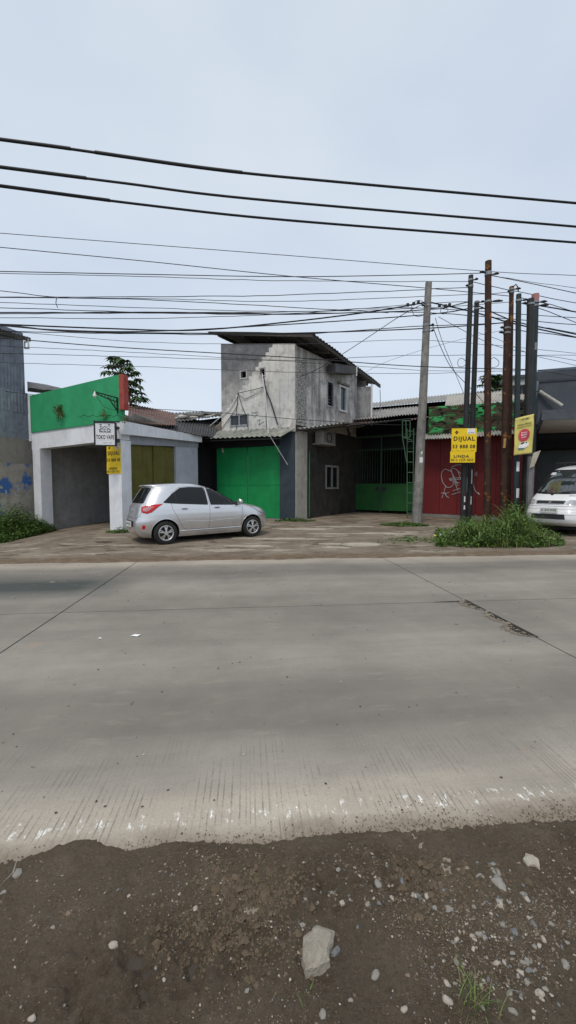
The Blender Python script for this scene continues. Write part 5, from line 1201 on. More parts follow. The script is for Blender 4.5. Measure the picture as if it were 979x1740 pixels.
def cut_arches(o, wheels, r):
    for cx in wheels:
        for sy in (-1, 1):
            mb = MB(); mb.tube([V(cx, sy * .52, r[1]), V(cx, sy * 1.2, r[1])], r[0], 40); me = mb.mesh('cut'); me.materials.append(MT['trim']); c = bpy.data.objects.new('cut', me); C.collection.objects.link(c)
            bm = bmesh.new(); bm.from_mesh(me); bmesh.ops.recalc_face_normals(bm, faces=bm.faces); bm.to_mesh(me); bm.free()
            md = o.modifiers.new('b', 'BOOLEAN'); md.operation = 'DIFFERENCE'; md.object = c; md.solver = 'EXACT'
            try: md.material_mode = 'TRANSFER'
            except Exception: pass
            bpy.context.view_layer.update(); me2 = bpy.data.meshes.new_from_object(o.evaluated_get(bpy.context.evaluated_depsgraph_get()))
            o.modifiers.clear(); o.data = me2; bpy.data.objects.remove(c)
    me = o.data; me.name = 'body'; me.polygons.foreach_set('use_smooth', [True] * len(me.polygons)); me.set_sharp_from_angle(angle=math.radians(40))
def lbox(c, sz, name, mat, parent, rotz=0, bev=0, rot=None):
    mb = MB(); mb.box(c, sz, rot or Matrix.Rotation(rotz, 3, 'Z')); o = build(mb, name, mat, parent, False, True)
    if bev: b = o.modifiers.new('b', 'BEVEL'); b.width = bev; b.segments = 2
    return o
def dense(z0, z1, st): n = int(round((z1 - z0) / st)); return [z0 + (z1 - z0) * i / n for i in range(n + 1)]

# ---------------- silver hatchback
silver = car_paint('silver_paint', (.68, .69, .71), .72, .24)
car = thing('parked_car', 'silver five door hatchback parked on the yard in front of the corner shop', 'car')
rear = smooth_tab([(.17, .16), (.24, .06), (.32, .015), (.45, .0), (.58, .01), (.66, .05), (.75, .075), (.92, .11), (.99, .14), (1.04, .17), (1.2, .255), (1.36, .35), (1.405, .385), (1.41, .385), (1.435, .30), (1.46, .30), (1.475, .42), (1.495, .75), (1.505, 1.05), (1.51, 1.2)], 1)
front = smooth_tab([(.17, 3.55), (.22, 3.68), (.3, 3.735), (.45, 3.755), (.58, 3.745), (.68, 3.70), (.76, 3.62), (.82, 3.5), (.87, 3.33), (.91, 3.13), (.945, 2.93), (.975, 2.78), (1.0, 2.70), (1.1, 2.52), (1.2, 2.34), (1.3, 2.14), (1.38, 1.96), (1.44, 1.78), (1.475, 1.62), (1.495, 1.48), (1.51, 1.35)], 1)
half = smooth_tab([(.17, .74), (.24, .785), (.34, .80), (.5, .825), (.62, .832), (.75, .83), (.86, .818), (.92, .80), (.96, .78), (1.0, .76), (1.1, .725), (1.25, .665), (1.36, .61), (1.42, .57), (1.46, .52), (1.485, .45), (1.5, .34), (1.51, .2)], 1)
xct = smooth_tab([(.2, 1.9), (.9, 1.9), (1.0, 1.6), (1.3, 1.35), (1.51, 1.28)], 2)
zs = dense(.17, .8, .03) + dense(.81, 1.0, .007) + dense(1.02, 1.38, .02)[0:] + dense(1.39, 1.51, .006)
bd = Body(rear, front, half, xct, [(.2, 5.5), (.9, 5.5), (1.1, 4.5), (1.5, 3.2)], [(.2, 4.2), (.6, 4.4), (.85, 3.9), (.97, 4.2), (1.1, 5.2), (1.4, 5.2), (1.5, 3.4)], zs, 128)
mb = MB(); mb.add(bd.v, bd.f); body = build(mb, 'body', [silver, MT['trim']], car, 40, True)
WR, WF, R = .66, 3.085, .285
cut_arches(body, (WR, WF), (R + .055, R + .005))
# the underbody stays dark
mb = MB(); mb.box(V(1.9, 0, .21), (3.0, 1.1, .14)); build(mb, 'underbody', MT['trim'], car, False, True)
for cx in (WR, WF):
    for sy in (-1, 1): wheel(car, cx, sy * .735, R, sy)
for vw, sy in (('side_r', -1), ('side_l', 1)):
    g1 = [(.64, 1.03), (.80, 1.01), (1.0, .995), (1.77, .945), (1.755, 1.2), (1.72, 1.385), (1.35, 1.398), (1.10, 1.378), (.88, 1.235)]
    g2 = [(1.86, .942), (2.76, .91), (2.62, 1.07), (2.36, 1.24), (2.17, 1.33), (1.98, 1.378), (1.81, 1.388), (1.83, 1.2)]
    patch(bd, g1, vw, 'side_window', MT['tint'], car); patch(bd, g2, vw, 'side_window', MT['tint'], car)
    mb = MB()
    for gg in (g1, g2): bline(bd, gg + [gg[0]], vw, .009, mb)
    bline(bd, [(.95, 1.24), (.98, 1.02)], vw, .012, mb); bline(bd, [(1.78, .97), (1.75, 1.38)], vw, .012, mb); bline(bd, [(2.62, .945), (2.53, 1.1)], vw, .012, mb); build(mb, 'window_seal', MT['trim'], car, False, True)
    mb = MB()
    for ln in ([(1.80, 1.39), (1.82, .97), (1.81, .6), (1.78, .33)], [(1.18, .34), (1.78, .33), (2.72, .345), (2.74, .4), (2.76, .7), (2.80, .93)], [(.83, 1.0), (.84, .86), (.92, .72), (1.02, .52), (1.10, .38), (1.2, .34)], [(.72, 1.04), (.88, 1.26), (1.08, 1.40), (1.35, 1.42), (1.8, 1.41), (2.1, 1.37), (2.4, 1.235), (2.8, .95)]):
        bline(bd, ln, vw, .0035, mb, .0)
    build(mb, 'panel_gap', MT['trim'], car, False, True)
    # doors as proud skins so that their crease catches light
    mb = MB(); bline(bd, [(1.15, .555), (1.78, .52), (2.7, .56)], vw, .007, mb, -.002); build(mb, 'door_crease', silver, car, True, True)
    mb = MB(); bline(bd, [(1.0, .31), (2.72, .31)], vw, .022, mb, -.008); build(mb, 'sill', silver, car, True, True)
    for hx in (1.14, 2.02):
        mb = MB(); p = project(bd, [(hx - .09, .868), (hx - .03, .873), (hx + .05, .872), (hx + .09, .868)], *VIEWS[vw], .018); mb.tube(p, [.009, .014, .014, .009], 8)
        h_ = build(mb, 'door_handle', silver, car, True, True); patch(bd, [(hx - .06, .84), (hx + .06, .84), (hx + .055, .885), (hx - .055, .885)], vw, 'handle_cup', plain('cup_grey', (.2, .2, .21), .4, .3), h_, .003, .03)
    # wheel arch lips
    for cx in (WR, WF):
        mb = MB(); pts = [(cx + (R + .058) * math.cos(t), R + .005 + (R + .058) * math.sin(t)) for t in [math.pi * (-.02 + 1.04 * i / 24) for i in range(25)]]
        bline(bd, pts, vw, .010, mb, -.003, .1); build(mb, 'arch_lip', silver, car, True, True)
    mb = MB(); c = V(2.66, sy * .80, .985); mb.tube([c - V(0, sy * .05, .03), c + V(0, sy * .06, 0)], .018, 8); a_ = build(mb, 'mirror_arm', MT['trim'], car, True, True)
    mb = MB(); n = 12
    mb.tube([c + V(-.045, sy * .10, .01), c + V(-.03, sy * .10, .01), c + V(.03, sy * .10, .005), c + V(.07, sy * .09, 0)], [.075, .085, .07, .02], 14); mo = build(mb, 'door_mirror', silver, car, True, True)
    mo.scale = (1, 1, 1)
    fv = diag(-1, sy, .5)
    sg = -sy if True else sy
    # tail lamp on the rear corner
    lampv = (V(-2.2, sy * 3, 0), V(.8, sy * .6, 0).normalized() , V(0, 0, 1), V(.6, -sy * .8, 0).normalized())
    pl = [(-.02, .79), (.10, .77), (.20, .80), (.34, .93), (.42, 1.0), (.24, .985), (.06, .955), (-.05, .93), (-.06, .85)]
    # place relative to the hit of the corner
    o_, e1_, e2_, d_ = lampv; base = (V(.12, sy * .74, 0) - o_).dot(e1_)
    pl2 = [(x + base - .02, z) for x, z in pl]; tl = patch(bd, pl2, lampv, 'tail_lamp', MT['lampred'], car, .012, .03); tl.modifiers.new('s', 'SOLIDIFY').thickness = .012
    pl3 = [(x * .55 + base + .0, .875 + (z - .875) * .5) for x, z in pl]; q_ = patch(bd, pl3, lampv, 'lamp_lens', plain('lamp_pink', (.5, .25, .26), .15), tl, .017, .03)
    rf_ = [(base - .05, .40), (base + .03, .41), (base + .04, .49), (base - .03, .50)]; patch(bd, rf_, lampv, 'rear_reflector', MT['lampred'], car, .006, .03)
    # head lamp
    lv = (V(6.2, sy * 3, 0), V(-.8, sy * .6, 0).normalized(), V(0, 0, 1), V(-.6, -sy * .8, 0).normalized()); base = (V(3.42, sy * .70, 0) - lv[0]).dot(lv[1])
    pl = [(-.16, .66), (.0, .66), (.12, .73), (.26, .83), (.38, .90), (.2, .875), (.02, .81), (-.14, .76)]; hl = patch(bd, [(x + base, z) for x, z in pl], lv, 'headlight', MT['lampclear'], car, .008, .03)
# rear glass, plate, badge, seams
rg = [(-.52, 1.02), (.52, 1.02), (.50, 1.1), (.43, 1.36), (.36, 1.385), (-.36, 1.385), (-.43, 1.36), (-.50, 1.1)]
patch(bd, rg, 'rear', 'rear_window', MT['tint'], car, .006)
mb = MB(); bline(bd, rg + [rg[0]], 'rear', .008, mb); bline(bd, [(0, 1.03), (-.12, 1.07), (-.36, 1.13)], 'rear', .008, mb, .015); build(mb, 'rear_seal', MT['trim'], car, False, True)
mb = MB(); bline(bd, [(-.62, 1.0), (-.60, .85), (-.56, .70), (-.4, .655), (.4, .655), (.56, .70), (.60, .85), (.62, 1.0)], 'rear', .004, mb); build(mb, 'panel_gap', MT['trim'], car, False, True)
patch(bd, [(-.32, .44), (.32, .44), (.34, .58), (-.34, .58)], 'rear', 'plate_recess', MT['trim'], car, .004)
lbox(V(-.025, 0, .50), (.02, .42, .13), 'number_plate', MT['white_plastic'], car)
WPL = Wall(V(-.036, .21), V(-.036, -.21)); WPL.n = V(-1, 0, 0); WPL.u = V(0, -1, 0); WPL.o = V(-.036, .21, 0)
ORG[car] = V(0, 0, 0)
text('B 1742 NZE', WPL, .03, .39, .475, .535, MT['ink'], car, .002, .005)
mb = MB(); mb.tube([V(.075, .06 * math.cos(t), .86 + .035 * math.sin(t)) for t in [i * .4 for i in range(17)]], .006, 5); mb.tube([V(.07, .03, .84), V(.08, .022, .88)], .006, 5); mb.tube([V(.07, -.03, .84), V(.08, -.022, .88)], .006, 5); mb.tube([V(.073, .026, .855), V(.076, -.026, .865)], .005, 5)
build(mb, 'badge', MT['alloy'], car, False, True)
mb = MB(); mb.tube([V(.62, .0, 1.49), V(.52, 0, 1.56)], .008, 6); build(mb, 'antenna', MT['trim'], car, False, True)
ws = [(-.60, .99), (.60, .99), (.575, 1.1), (.47, 1.39), (-.47, 1.39), (-.575, 1.1)]; patch(bd, ws, 'front', 'windscreen', MT['tint'], car, .006)
patch(bd, [(-.45, .30), (.45, .30), (.38, .5), (-.38, .5)], 'front', 'grille', MT['trim'], car, .006)
# place: rear and front right wheels on the yard
pr = P(283, 926, 10.35); pf = P(431, 912, 11.78)
pr.z = ztab(pr.x, pr.y) + .015; pf.z = ztab(pf.x, pf.y) + .015
hd = (pf - pr); hd2 = Vector((hd.x, hd.y, 0)).normalized(); pitch = math.atan2(hd.z, Vector((hd.x, hd.y)).length)
car_rot = Matrix.Rotation(math.atan2(hd2.y, hd2.x), 4, 'Z') @ Matrix.Rotation(-pitch, 4, 'Y')
S_ = 1.03
off = car_rot @ (V(WR, -.80, 0) * S_); car.location = pr - off; car.rotation_euler = car_rot.to_euler(); car.scale = (S_, S_, S_)

# ---------------- white van
vwhite = car_paint('white_van_paint', (.78, .79, .80), .0, .3)
van = thing('parked_van', 'white minivan with steep windscreen and roof rack parked at the right edge under the canopy', 'van')
rear = [(.25, .0), (.9, -.02), (1.2, .05), (1.7, .2), (1.88, .6), (1.9, .9)]
front = smooth_tab([(.25, 3.70), (.32, 3.84), (.42, 3.88), (.60, 3.86), (.64, 3.82), (.80, 3.76), (.88, 3.70), (.95, 3.60), (1.04, 3.44), (1.08, 3.36), (1.3, 3.12), (1.5, 2.92), (1.68, 2.72), (1.76, 2.6), (1.82, 2.4), (1.87, 2.1), (1.9, 1.8)], 2)
half = smooth_tab([(.25, .70), (.34, .77), (.5, .79), (.9, .79), (1.06, .775), (1.3, .73), (1.6, .675), (1.74, .63), (1.82, .57), (1.87, .48), (1.9, .3)], 1)
zs = dense(.25, .84, .02) + dense(.85, 1.1, .01) + dense(1.12, 1.7, .03) + dense(1.71, 1.9, .01)
vb = Body(rear, front, half, [(.2, 2.0), (1.9, 1.4)], [(.2, 6), (1.9, 4)], [(.2, 4.6), (.62, 4.4), (.9, 3.9), (1.05, 4.2), (1.5, 4.4), (1.9, 3)], zs, 128)
mb = MB(); mb.add(vb.v, vb.f); body = build(mb, 'body', [vwhite, MT['trim']], van, 40, True); VR, VF, R = .75, 3.0, .28
cut_arches(body, (VR, VF), (R + .06, R + .0))
for cx in (VR, VF):
    for sy in (-1, 1): wheel(van, cx, sy * .69, R, sy)
mb = MB(); mb.box(V(1.9, 0, .25), (3.2, 1.1, .2)); build(mb, 'underbody', MT['trim'], van, False, True)
glassv, nt_, b_ = M_('windscreen_glass', .03, 0, 1.0); b_.inputs['Base Color'].default_value = (.022, .03, .03, 1); b_.inputs['Coat Weight'].default_value = 1
wsp = [(-.69, 1.10), (-.3, 1.075), (.3, 1.075), (.69, 1.10), (.655, 1.3), (.565, 1.70), (.4, 1.735), (-.4, 1.735), (-.565, 1.70), (-.655, 1.3)]
wn_ = patch(vb, wsp, 'front', 'windscreen', glassv, van, .006)
mb = MB(); bline(vb, wsp + [wsp[0]], 'front', .012, mb, .004); build(mb, 'windscreen_seal', MT['trim'], wn_, False, True)
for a, b_ in (((-.1, 1.07), (.45, 1.14)), ((-.12, 1.07), (-.55, 1.13))): mb = MB(); bline(vb, [a, b_], 'front', .01, mb, .03); build(mb, 'wiper', MT['trim'], van, False, True)
for x_ in (-.12, -.1 + .0): mb = MB(); p = project(vb, [(x_ * 1 + (.04 if x_ == -.12 else -.0), 1.05)], *VIEWS['front'], .01)[0]; mb.box(p, (.04, .03, .03)); build(mb, 'washer_nozzle', MT['trim'], van, False, True)
patch(vb, [(-.36, .83), (-.32, .80), (.32, .80), (.36, .83), (.37, .885), (.33, .905), (-.33, .905), (-.37, .885)], 'front', 'grille_surround', MT['alloy'], van, .008, .03)
gr2 = patch(vb, [(-.33, .822), (.33, .822), (.345, .89), (-.345, .89)], 'front', 'grille', MT['trim'], van, .014, .03)
mb = MB(); 
for z in (.84, .855, .87): bline(vb, [(-.32, z), (.32, z)], 'front', .002, mb, .016)
build(mb, 'grille_slats', plain('slat_grey', (.08, .08, .08)), gr2, False, True)
mb = MB(); bline(vb, [(.035, .878), (-.02, .872), (-.03, .862), (.03, .850), (.02, .838), (-.035, .832)], 'front', .006, mb, .02, .02); build(mb, 'badge', MT['alloy'], gr2, False, True)
for s_ in (-1, 1):
    hl = patch(vb, [(s_ * x, z) for x, z in [(.40, .80), (.76, .785), (.78, .85), (.765, .905), (.42, .915), (.39, .86)]], 'front', 'headlight', MT['lampclear'], van, .008, .03)
    mb = MB()
    for zc_ in (.835, .878): p = project(vb, [(s_ * .50, zc_), (s_ * .61, zc_)], *VIEWS['front'], .012); mb.tube(p, .016, 8)
    build(mb, 'reflector', MT['alloy'], hl, True, True)
    patch(vb, [(s_ * x, z) for x, z in [(.66, .80), (.755, .795), (.77, .895), (.66, .90)]], 'front', 'indicator', plain('lamp_dark', (.16, .16, .16), .1, .3), hl, .012, .03)
    mb = MB(); bline(vb, [(s_ * .38, .8), (s_ * .38, .92), (s_ * .78, .92)], 'front', .004, mb); bline(vb, [(s_ * .70, 1.08), (s_ * .66, .92)], 'front', .003, mb); build(mb, 'panel_gap', MT['trim'], van, False, True)
mb = MB()
for z, r_ in ((.76, .006), (.68, .004), (.62, .004), (.54, .004)): bline(vb, [(-.78, z), (.78, z)], 'front', r_, mb, .0)
build(mb, 'bumper_grooves', plain('groove_grey', (.25, .25, .25)), van, False, True)
patch(vb, [(-.42, .43), (.42, .43), (.40, .56), (-.40, .56)], 'front', 'air_intake', MT['trim'], van, .006)
lbox(V(3.90, .05, .66), (.015, .42, .13), 'number_plate', worn('plate', (.6, .62, .6), (.4, .4, .4)), van)
WV = Wall(V(3.91, -.16), V(3.91, .26)); WV.o = V(3.91, -.16, 0); WV.u = V(0, 1, 0); WV.n = V(1, 0, 0); ORG[van] = V(0, 0, 0)
text('D 1670 WAS', WV, .03, .39, .635, .695, MT['ink'], van, .002, .004)
o = text('FUTURA 1.5', WV, 0, 1, 0, 1, plain('letter_grey', (.12, .12, .12)), van, 0, .01)
for v in o.data.vertices: u = v.co.y + .16; z = v.co.z; v.co = project(vb, [(.34 + .24 * u, 1.015 + .028 * z)], *VIEWS['front'], .006)[0]
o.name = 'hood_lettering'
for vw, sy in (('side_r', -1), ('side_l', 1)):
    patch(vb, [(2.05, 1.1), (3.2, 1.08), (2.95, 1.35), (2.70, 1.62), (2.1, 1.64)], vw, 'side_window', MT['tint'], van); patch(vb, [(.5, 1.12), (1.95, 1.1), (1.98, 1.64), (.6, 1.62)], vw, 'side_window', MT['tint'], van)
    mb = MB(); bline(vb, [(3.36, 1.08), (3.38, .8), (3.34, .35)], vw, .004, mb); bline(vb, [(2.0, 1.68), (2.0, .35), (3.3, .35)], vw, .004, mb); build(mb, 'panel_gap', MT['trim'], van, False, True)
    mb = MB(); c = V(3.12, sy * .86, 1.2); mb.tube([c - V(0, sy * .1, .06), c], .014, 6); mb.tube([c + V(-.03, 0, -.1), c + V(-.03, 0, .1)], [.05, .055], 10); build(mb, 'door_mirror', MT['trim'], van, True, True)
    mb = MB(); mb.tube([V(.6, sy * .55, 1.96), V(2.3, sy * .55, 1.96)], .018, 6)
    for x_ in (.7, 1.5, 2.2): mb.tube([V(x_, sy * .55, 1.96), V(x_, sy * .58, 1.8)], .014, 5)
    build(mb, 'roof_rail', MT['trim'], van, False, True)
mb = MB()
for x_ in (.6, 1.1, 1.6, 2.1, 2.3): mb.tube([V(x_, -.55, 1.965), V(x_, .55, 1.965)], .014, 5)
build(mb, 'rack_bars', MT['trim'], van, False, True)
patch(vb, [(-.46, 1.60), (-.30, 1.60), (-.31, 1.67), (-.45, 1.67)], 'front', 'windscreen_sticker', MT['white_plastic'], wn_, .009)
# place: front left corner of the bumper and heading
VYAW = math.radians(213); VROLL = math.radians(0)
q = P(886, 866, 12.9); q.z = 0
Rv = Matrix.Rotation(VYAW, 4, 'Z'); 
van.rotation_euler = Rv.to_euler(); sc = 1.13; van.scale = (sc, sc, sc)
anchor = Rv @ (V(3.80, -.70, 0) * sc); van.location = Vector((q.x, q.y, 0)) - anchor; van.location.z = ztab(8.5, 12.5) + .02
# ================================================================ VEGETATION
def leafmat(name, c1, c2, c3=None, rough=.55):
    m, nt, b = M_(name, rough, 0, .3); v = coords(nt); g = N(nt, 'ShaderNodeNewGeometry')
    col = mixc(nt, g.outputs['Random Per Island'], c1, c2)
    if c3: col = mixc(nt, noise_fac(nt, v, 1.8, 3, .5, .5, .7), col, c3)
    nt.links.new(col, b.inputs['Base Color'])
    b.inputs['Transmission Weight'].default_value = 0; b.inputs['Subsurface Weight'].default_value = 0
    return m
MT['grass'] = leafmat('grass_blades', (.055, .105, .02), (.19, .27, .065), (.09, .15, .03))
MT['weed'] = leafmat('weed_leaves', (.04, .09, .018), (.12, .21, .045))
MT['dry'] = leafmat('dry_blades', (.22, .18, .08), (.12, .14, .04))
MT['treeleaf'] = leafmat('tree_leaves', (.03, .07, .025), (.10, .17, .06))
def blade(mb, p, h, w_, az, lean, rnd, curl=1.0, seg=5):
    d = V(math.cos(az), math.sin(az), 0); s_ = V(-d.y, d.x, 0); vs = []
    for i in range(seg + 1):
        t = i / seg; a = lean + curl * t * t; q = p + d * (h * t * math.sin(a * .8)) + V(0, 0, h * t * math.cos(a * .75)); ww = w_ * (1 - t) ** .7 * (.5 + t if t < .3 else 1) / 2
        vs += [q - s_ * ww, q + s_ * ww]
    mb.add(vs, [(2 * i, 2 * i + 1, 2 * i + 3, 2 * i + 2) for i in range(seg)])
def leaf(mb, p, dirv, L_, w_, up=V(0, 0, 1), fold=.15):
    d = dirv.normalized(); s_ = d.cross(up); s_ = s_.normalized() if s_.length > .01 else V(1, 0, 0); n = s_.cross(d)
    a = p; b_ = p + d * L_ * .45 + s_ * w_ / 2 + n * fold * w_; c = p + d * L_ - n * L_ * .15; e = p + d * L_ * .45 - s_ * w_ / 2 + n * fold * w_; mid = p + d * L_ * .5
    mb.add([a, b_, mid, c, e], [(0, 1, 2), (1, 3, 2), (3, 4, 2), (4, 0, 2)])
rnd = random.Random(21)
# big roadside clump: outline by pixel column -> front D, height
def clump(name, label, cat, region, nb, nl, hmax, mats=('grass', 'weed'), kind='stuff', lowf=.3, wb=.014):
    g = MB(); l = MB(); n = 0
    mb = MB(); mb.cur = 0
    while n < nb:
        p, hs = region(rnd); h = hmax * hs * rnd.uniform(.45, 1.1); mb.cur = 2 if rnd.random() < .12 else 0
        blade(mb, p, h, wb * rnd.uniform(.6, 1.5), rnd.uniform(0, 6.28), rnd.uniform(.05, .7), rnd, rnd.uniform(.4, 1.8)); n += 1
    mb.cur = 1
    for _ in range(nl):
        p, hs = region(rnd); h = hmax * hs * rnd.uniform(.1, .85); a = rnd.uniform(0, 6.28); s_ = rnd.uniform(.035, .085)
        leaf(mb, p + V(0, 0, h), V(math.cos(a), math.sin(a), rnd.uniform(-.3, .5)), s_ * 1.5, s_)
    o = build(mb, name, [MT[mats[0]], MT[mats[1]], MT['dry']]); recenter(o); o['label'] = label; o['category'] = cat; o['kind'] = kind
    return o
CL = [(742, 912, 930, 12), (765, 903, 930, 16), (785, 886, 932, 30), (805, 874, 934, 45), (840, 884, 935, 50), (870, 868, 937, 60), (895, 862, 936, 65), (915, 880, 933, 50), (940, 899, 931, 35), (962, 918, 927, 12)]
def big_region(r):
    while True:
        px = r.uniform(742, 962); D = r.uniform(10.0, 13.2)
        for (a, b_) in zip(CL, CL[1:]):
            if a[0] <= px <= b_[0]:
                t = (px - a[0]) / (b_[0] - a[0]); fy = a[2] + (b_[2] - a[2]) * t; ty = a[1] + (b_[1] - a[1]) * t; break
        x = (px - CX) / F * D; z = ztab(x, D)
        p = V(x, D, z); yb = CY - 0; 
        pyb = 829 + (CAMZ - z) * F / D
        if pyb > fy + 2 * noise.noise(V(x * 3, 0, 0)): continue
        if D > 11.1 and px > 905 and r.random() < .9: continue
        # height so that the tops reach the outline
        top = CAMZ - (ty - 829) / F * D - z
        d_edge = min(1, (fy - pyb) / 16 + .28); return p, max(.12, min(.85, top)) * d_edge * max(.3, (.85 + 1.3 * noise.noise(V(x * 2.4, D * 2.4, 3))))
o = clump('roadside_weeds', 'dense clump of tall green grass and leafy weeds at the foot of the steel poles', 'weeds', big_region, 5200, 6500, 1.0, wb=.022)
# leafy weeds with long blades: the arching cane like shoots
mb = MB()
for i in range(70):
    p, hs = big_region(rnd); 
    for k in range(7): blade(mb, p + V(0, 0, hs * .4), rnd.uniform(.3, .62) * (.5 + hs), .032, rnd.uniform(0, 6.28), rnd.uniform(.2, .8), rnd, rnd.uniform(.8, 1.8), 6)
o = recenter(build(mb, 'arching_grass', MT['grass'])); o['label'] = 'broad arching grass leaves standing over the weed clump by the poles'; o['category'] = 'grass'; o['kind'] = 'stuff'
def disc(px, py, rx_, ry_, hmin=.3):
    c = GY(px, py)
    def f(r):
        while True:
            a, b_ = r.uniform(-1, 1), r.uniform(-1, 1)
            if a * a + b_ * b_ < 1: break
        x, y = c.x + a * rx_, c.y + b_ * ry_; return V(x, y, ztab(x, y)), max(hmin, 1 - (a * a + b_ * b_) ** .5) * (.7 + .6 * noise.noise(V(x * 3, y * 3, 1)))
    return f
clump('weed_patch', 'low green weeds round the foot of the concrete pole', 'weeds', disc(688, 893, .85, .5), 700, 900, .28)
clump('weed_patch', 'thin green weeds at the foot of the navy pier', 'weeds', disc(502, 886, .8, .35), 260, 420, .3)
clump('weed_patch', 'sparse short grass on the soil left of the big weed clump', 'weeds', disc(725, 918, 1.1, .55), 900, 300, .16, wb=.012)
clump('weed_patch', 'scattered grass tufts on the yard beside the manhole cover', 'weeds', disc(690, 922, .9, .3), 350, 60, .12, wb=.01)
clump('weed_patch', 'small weeds at the foot of the shop corner column', 'weeds', disc(204, 905, .45, .3), 300, 300, .3)
clump('weed_patch', 'weeds at the foot of the left shop column', 'weeds', disc(78, 905, .35, .35), 200, 200, .25)
def lreg(r):
    x = r.uniform(-11.5, -8.45); D = r.uniform(12.2, 15.0)
    u = (Vector((x, D, 0)) - LS.o).dot(LS.n)
    if u < .1 : return lreg(r)
    e = min(1, .35 + abs(D - 12.2) / 1.6); e2 = min(1, .2 + (-8.4 - x) / .9)
    return V(x, D, ztab(x, D)), e * e2 * (.7 + .6 * noise.noise(V(x * 2, D * 2, 8)))
clump('leafy_weeds', 'blurry green leafy bushes below the corrugated shed at the left edge', 'weeds', lreg, 2600, 8500, 1.45)
# tuft in the near right corner
def tuft(px, py, n, h, label, spread=.03, mat='mix'):
    c = G(px, py, .0); mb = MB()
    for i in range(n):
        mb.cur = 1 if rnd.random() < .3 else 0
        blade(mb, c + V(rnd.gauss(0, spread), rnd.gauss(0, spread * .7), -.005), h * rnd.uniform(.4, 1.15), .0035 * rnd.uniform(.6, 1.4), rnd.uniform(0, 6.28), rnd.uniform(0, .5), rnd, rnd.uniform(.2, 1.1), 5)
    o = recenter(build(mb, 'grass_tuft', [MT['grass'], MT['dry']])); return tag(o, label, 'grass tuft')
tuft(797, 1722, 60, .11, 'small green grass tuft with yellowed blades in the dirt at the lower right'); tuft(520, 1700, 6, .05, 'few dry yellow grass blades in the dirt below the big pale rock', .02)
# plants growing out of the green parapet
def wallplant(px, py, s_, label, n=60):
    c = SF.pt(*SF.at(px, py), .08); mb = MB()
    for i in range(n):
        a = V(rnd.gauss(0, 1), rnd.gauss(0, .5) - .3, rnd.gauss(.3, .8)).normalized(); q = c + a * s_ * rnd.uniform(.2, 1); mb.cur = 0 if rnd.random() < .6 else 1
        leaf(mb, q, a + V(0, 0, -.3), .07, .04)
        mb.cur = 1; mb.tube([c, q], .003, 3)
    o = recenter(build(mb, 'wall_plant', [MT['weed'], MT['dry']])); return tag(o, label, 'plant')
wallplant(104, 697, .17, 'tuft of green and yellowed plants rooted in the crack of the green parapet', 130); wallplant(109, 706, .22, 'dry brownish hanging fern under the green wall tuft', 50); wallplant(181, 706, .16, 'small spiky plant on top of the vape sign at the parapet', 40)
wallplant(216, 712, .14, 'small green plant at the broken end of the parapet', 40)
# palmate leaved tree behind the shop
def palm_leaf(mb, p, s_, az, droop):
    k = 8
    for i in range(k):
        a = az + (i - (k - 1) / 2) * .62; d = V(math.cos(a), math.sin(a), -droop + .1 * rnd.random()); leaf(mb, p, d, s_ * rnd.uniform(.8, 1.05), s_ * .34)
def tree(name, label, trunk_pts, D, clusters, s_, rt, mat='treeleaf'):
    pts = [P(x, y, D) for x, y in trunk_pts]; base = pts[0].copy(); base.z = ztab(base.x, base.y) if D < 40 else 0
    t = thing(name, label, 'tree', tuple(base)); mb = MB(); allp = [base] + pts; n = len(allp)
    mb.tube(allp, [rt * (1 - .75 * i / (n - 1)) for i in range(n)], 8)
    lv = MB()
    for (x, y) in clusters:
        c = P(x, y, D + rnd.uniform(-.8, .8)); near = min(allp[1:], key=lambda q: (q - c).length + abs(q.z - c.z + .4)); mid = near.lerp(c, .5) - V(0, 0, .08)
        mb.tube([near, mid, c], [rt * .35, rt * .2, rt * .1], 5); palm_leaf(lv, c, s_ * rnd.uniform(.8, 1.15), rnd.uniform(0, 6.28), rnd.uniform(.0, .7))
    build(mb, 'trunk', worn('bark', (.14, .12, .1), (.06, .05, .04), rough=.9), t, True); build(lv, 'crown', MT[mat], t); return t
cl = [(188, 612), (196, 606), (205, 608), (213, 612), (220, 617), (183, 624), (192, 621), (203, 620), (213, 624), (224, 627), (231, 633), (179, 631), (190, 632), (200, 633), (210, 634), (222, 637), (232, 643), (216, 646), (226, 650), (235, 654), (220, 658), (230, 663), (238, 668), (222, 670), (232, 676), (219, 680), (240, 680), (226, 686), (212, 650), (214, 662)]
tree('broadleaf_tree', 'small tree with large palmate leaves rising behind the green parapet', [(224, 700), (219, 670), (212, 640), (205, 622), (202, 612)], 17.5, cl + [(x + rnd.uniform(-6, 6), y + rnd.uniform(-6, 6)) for x, y in cl[::2]], .40, .07)
cl = [(rnd.gauss(842, 11), 637 + abs(rnd.gauss(0, 1)) * 16 + abs(0)) for i in range(110)]
tree('broadleaf_tree', 'dark leafy tree behind the pole cluster, seen between the rusty poles', [(846, 700), (845, 670), (843, 650)], 27, cl, .4, .12)

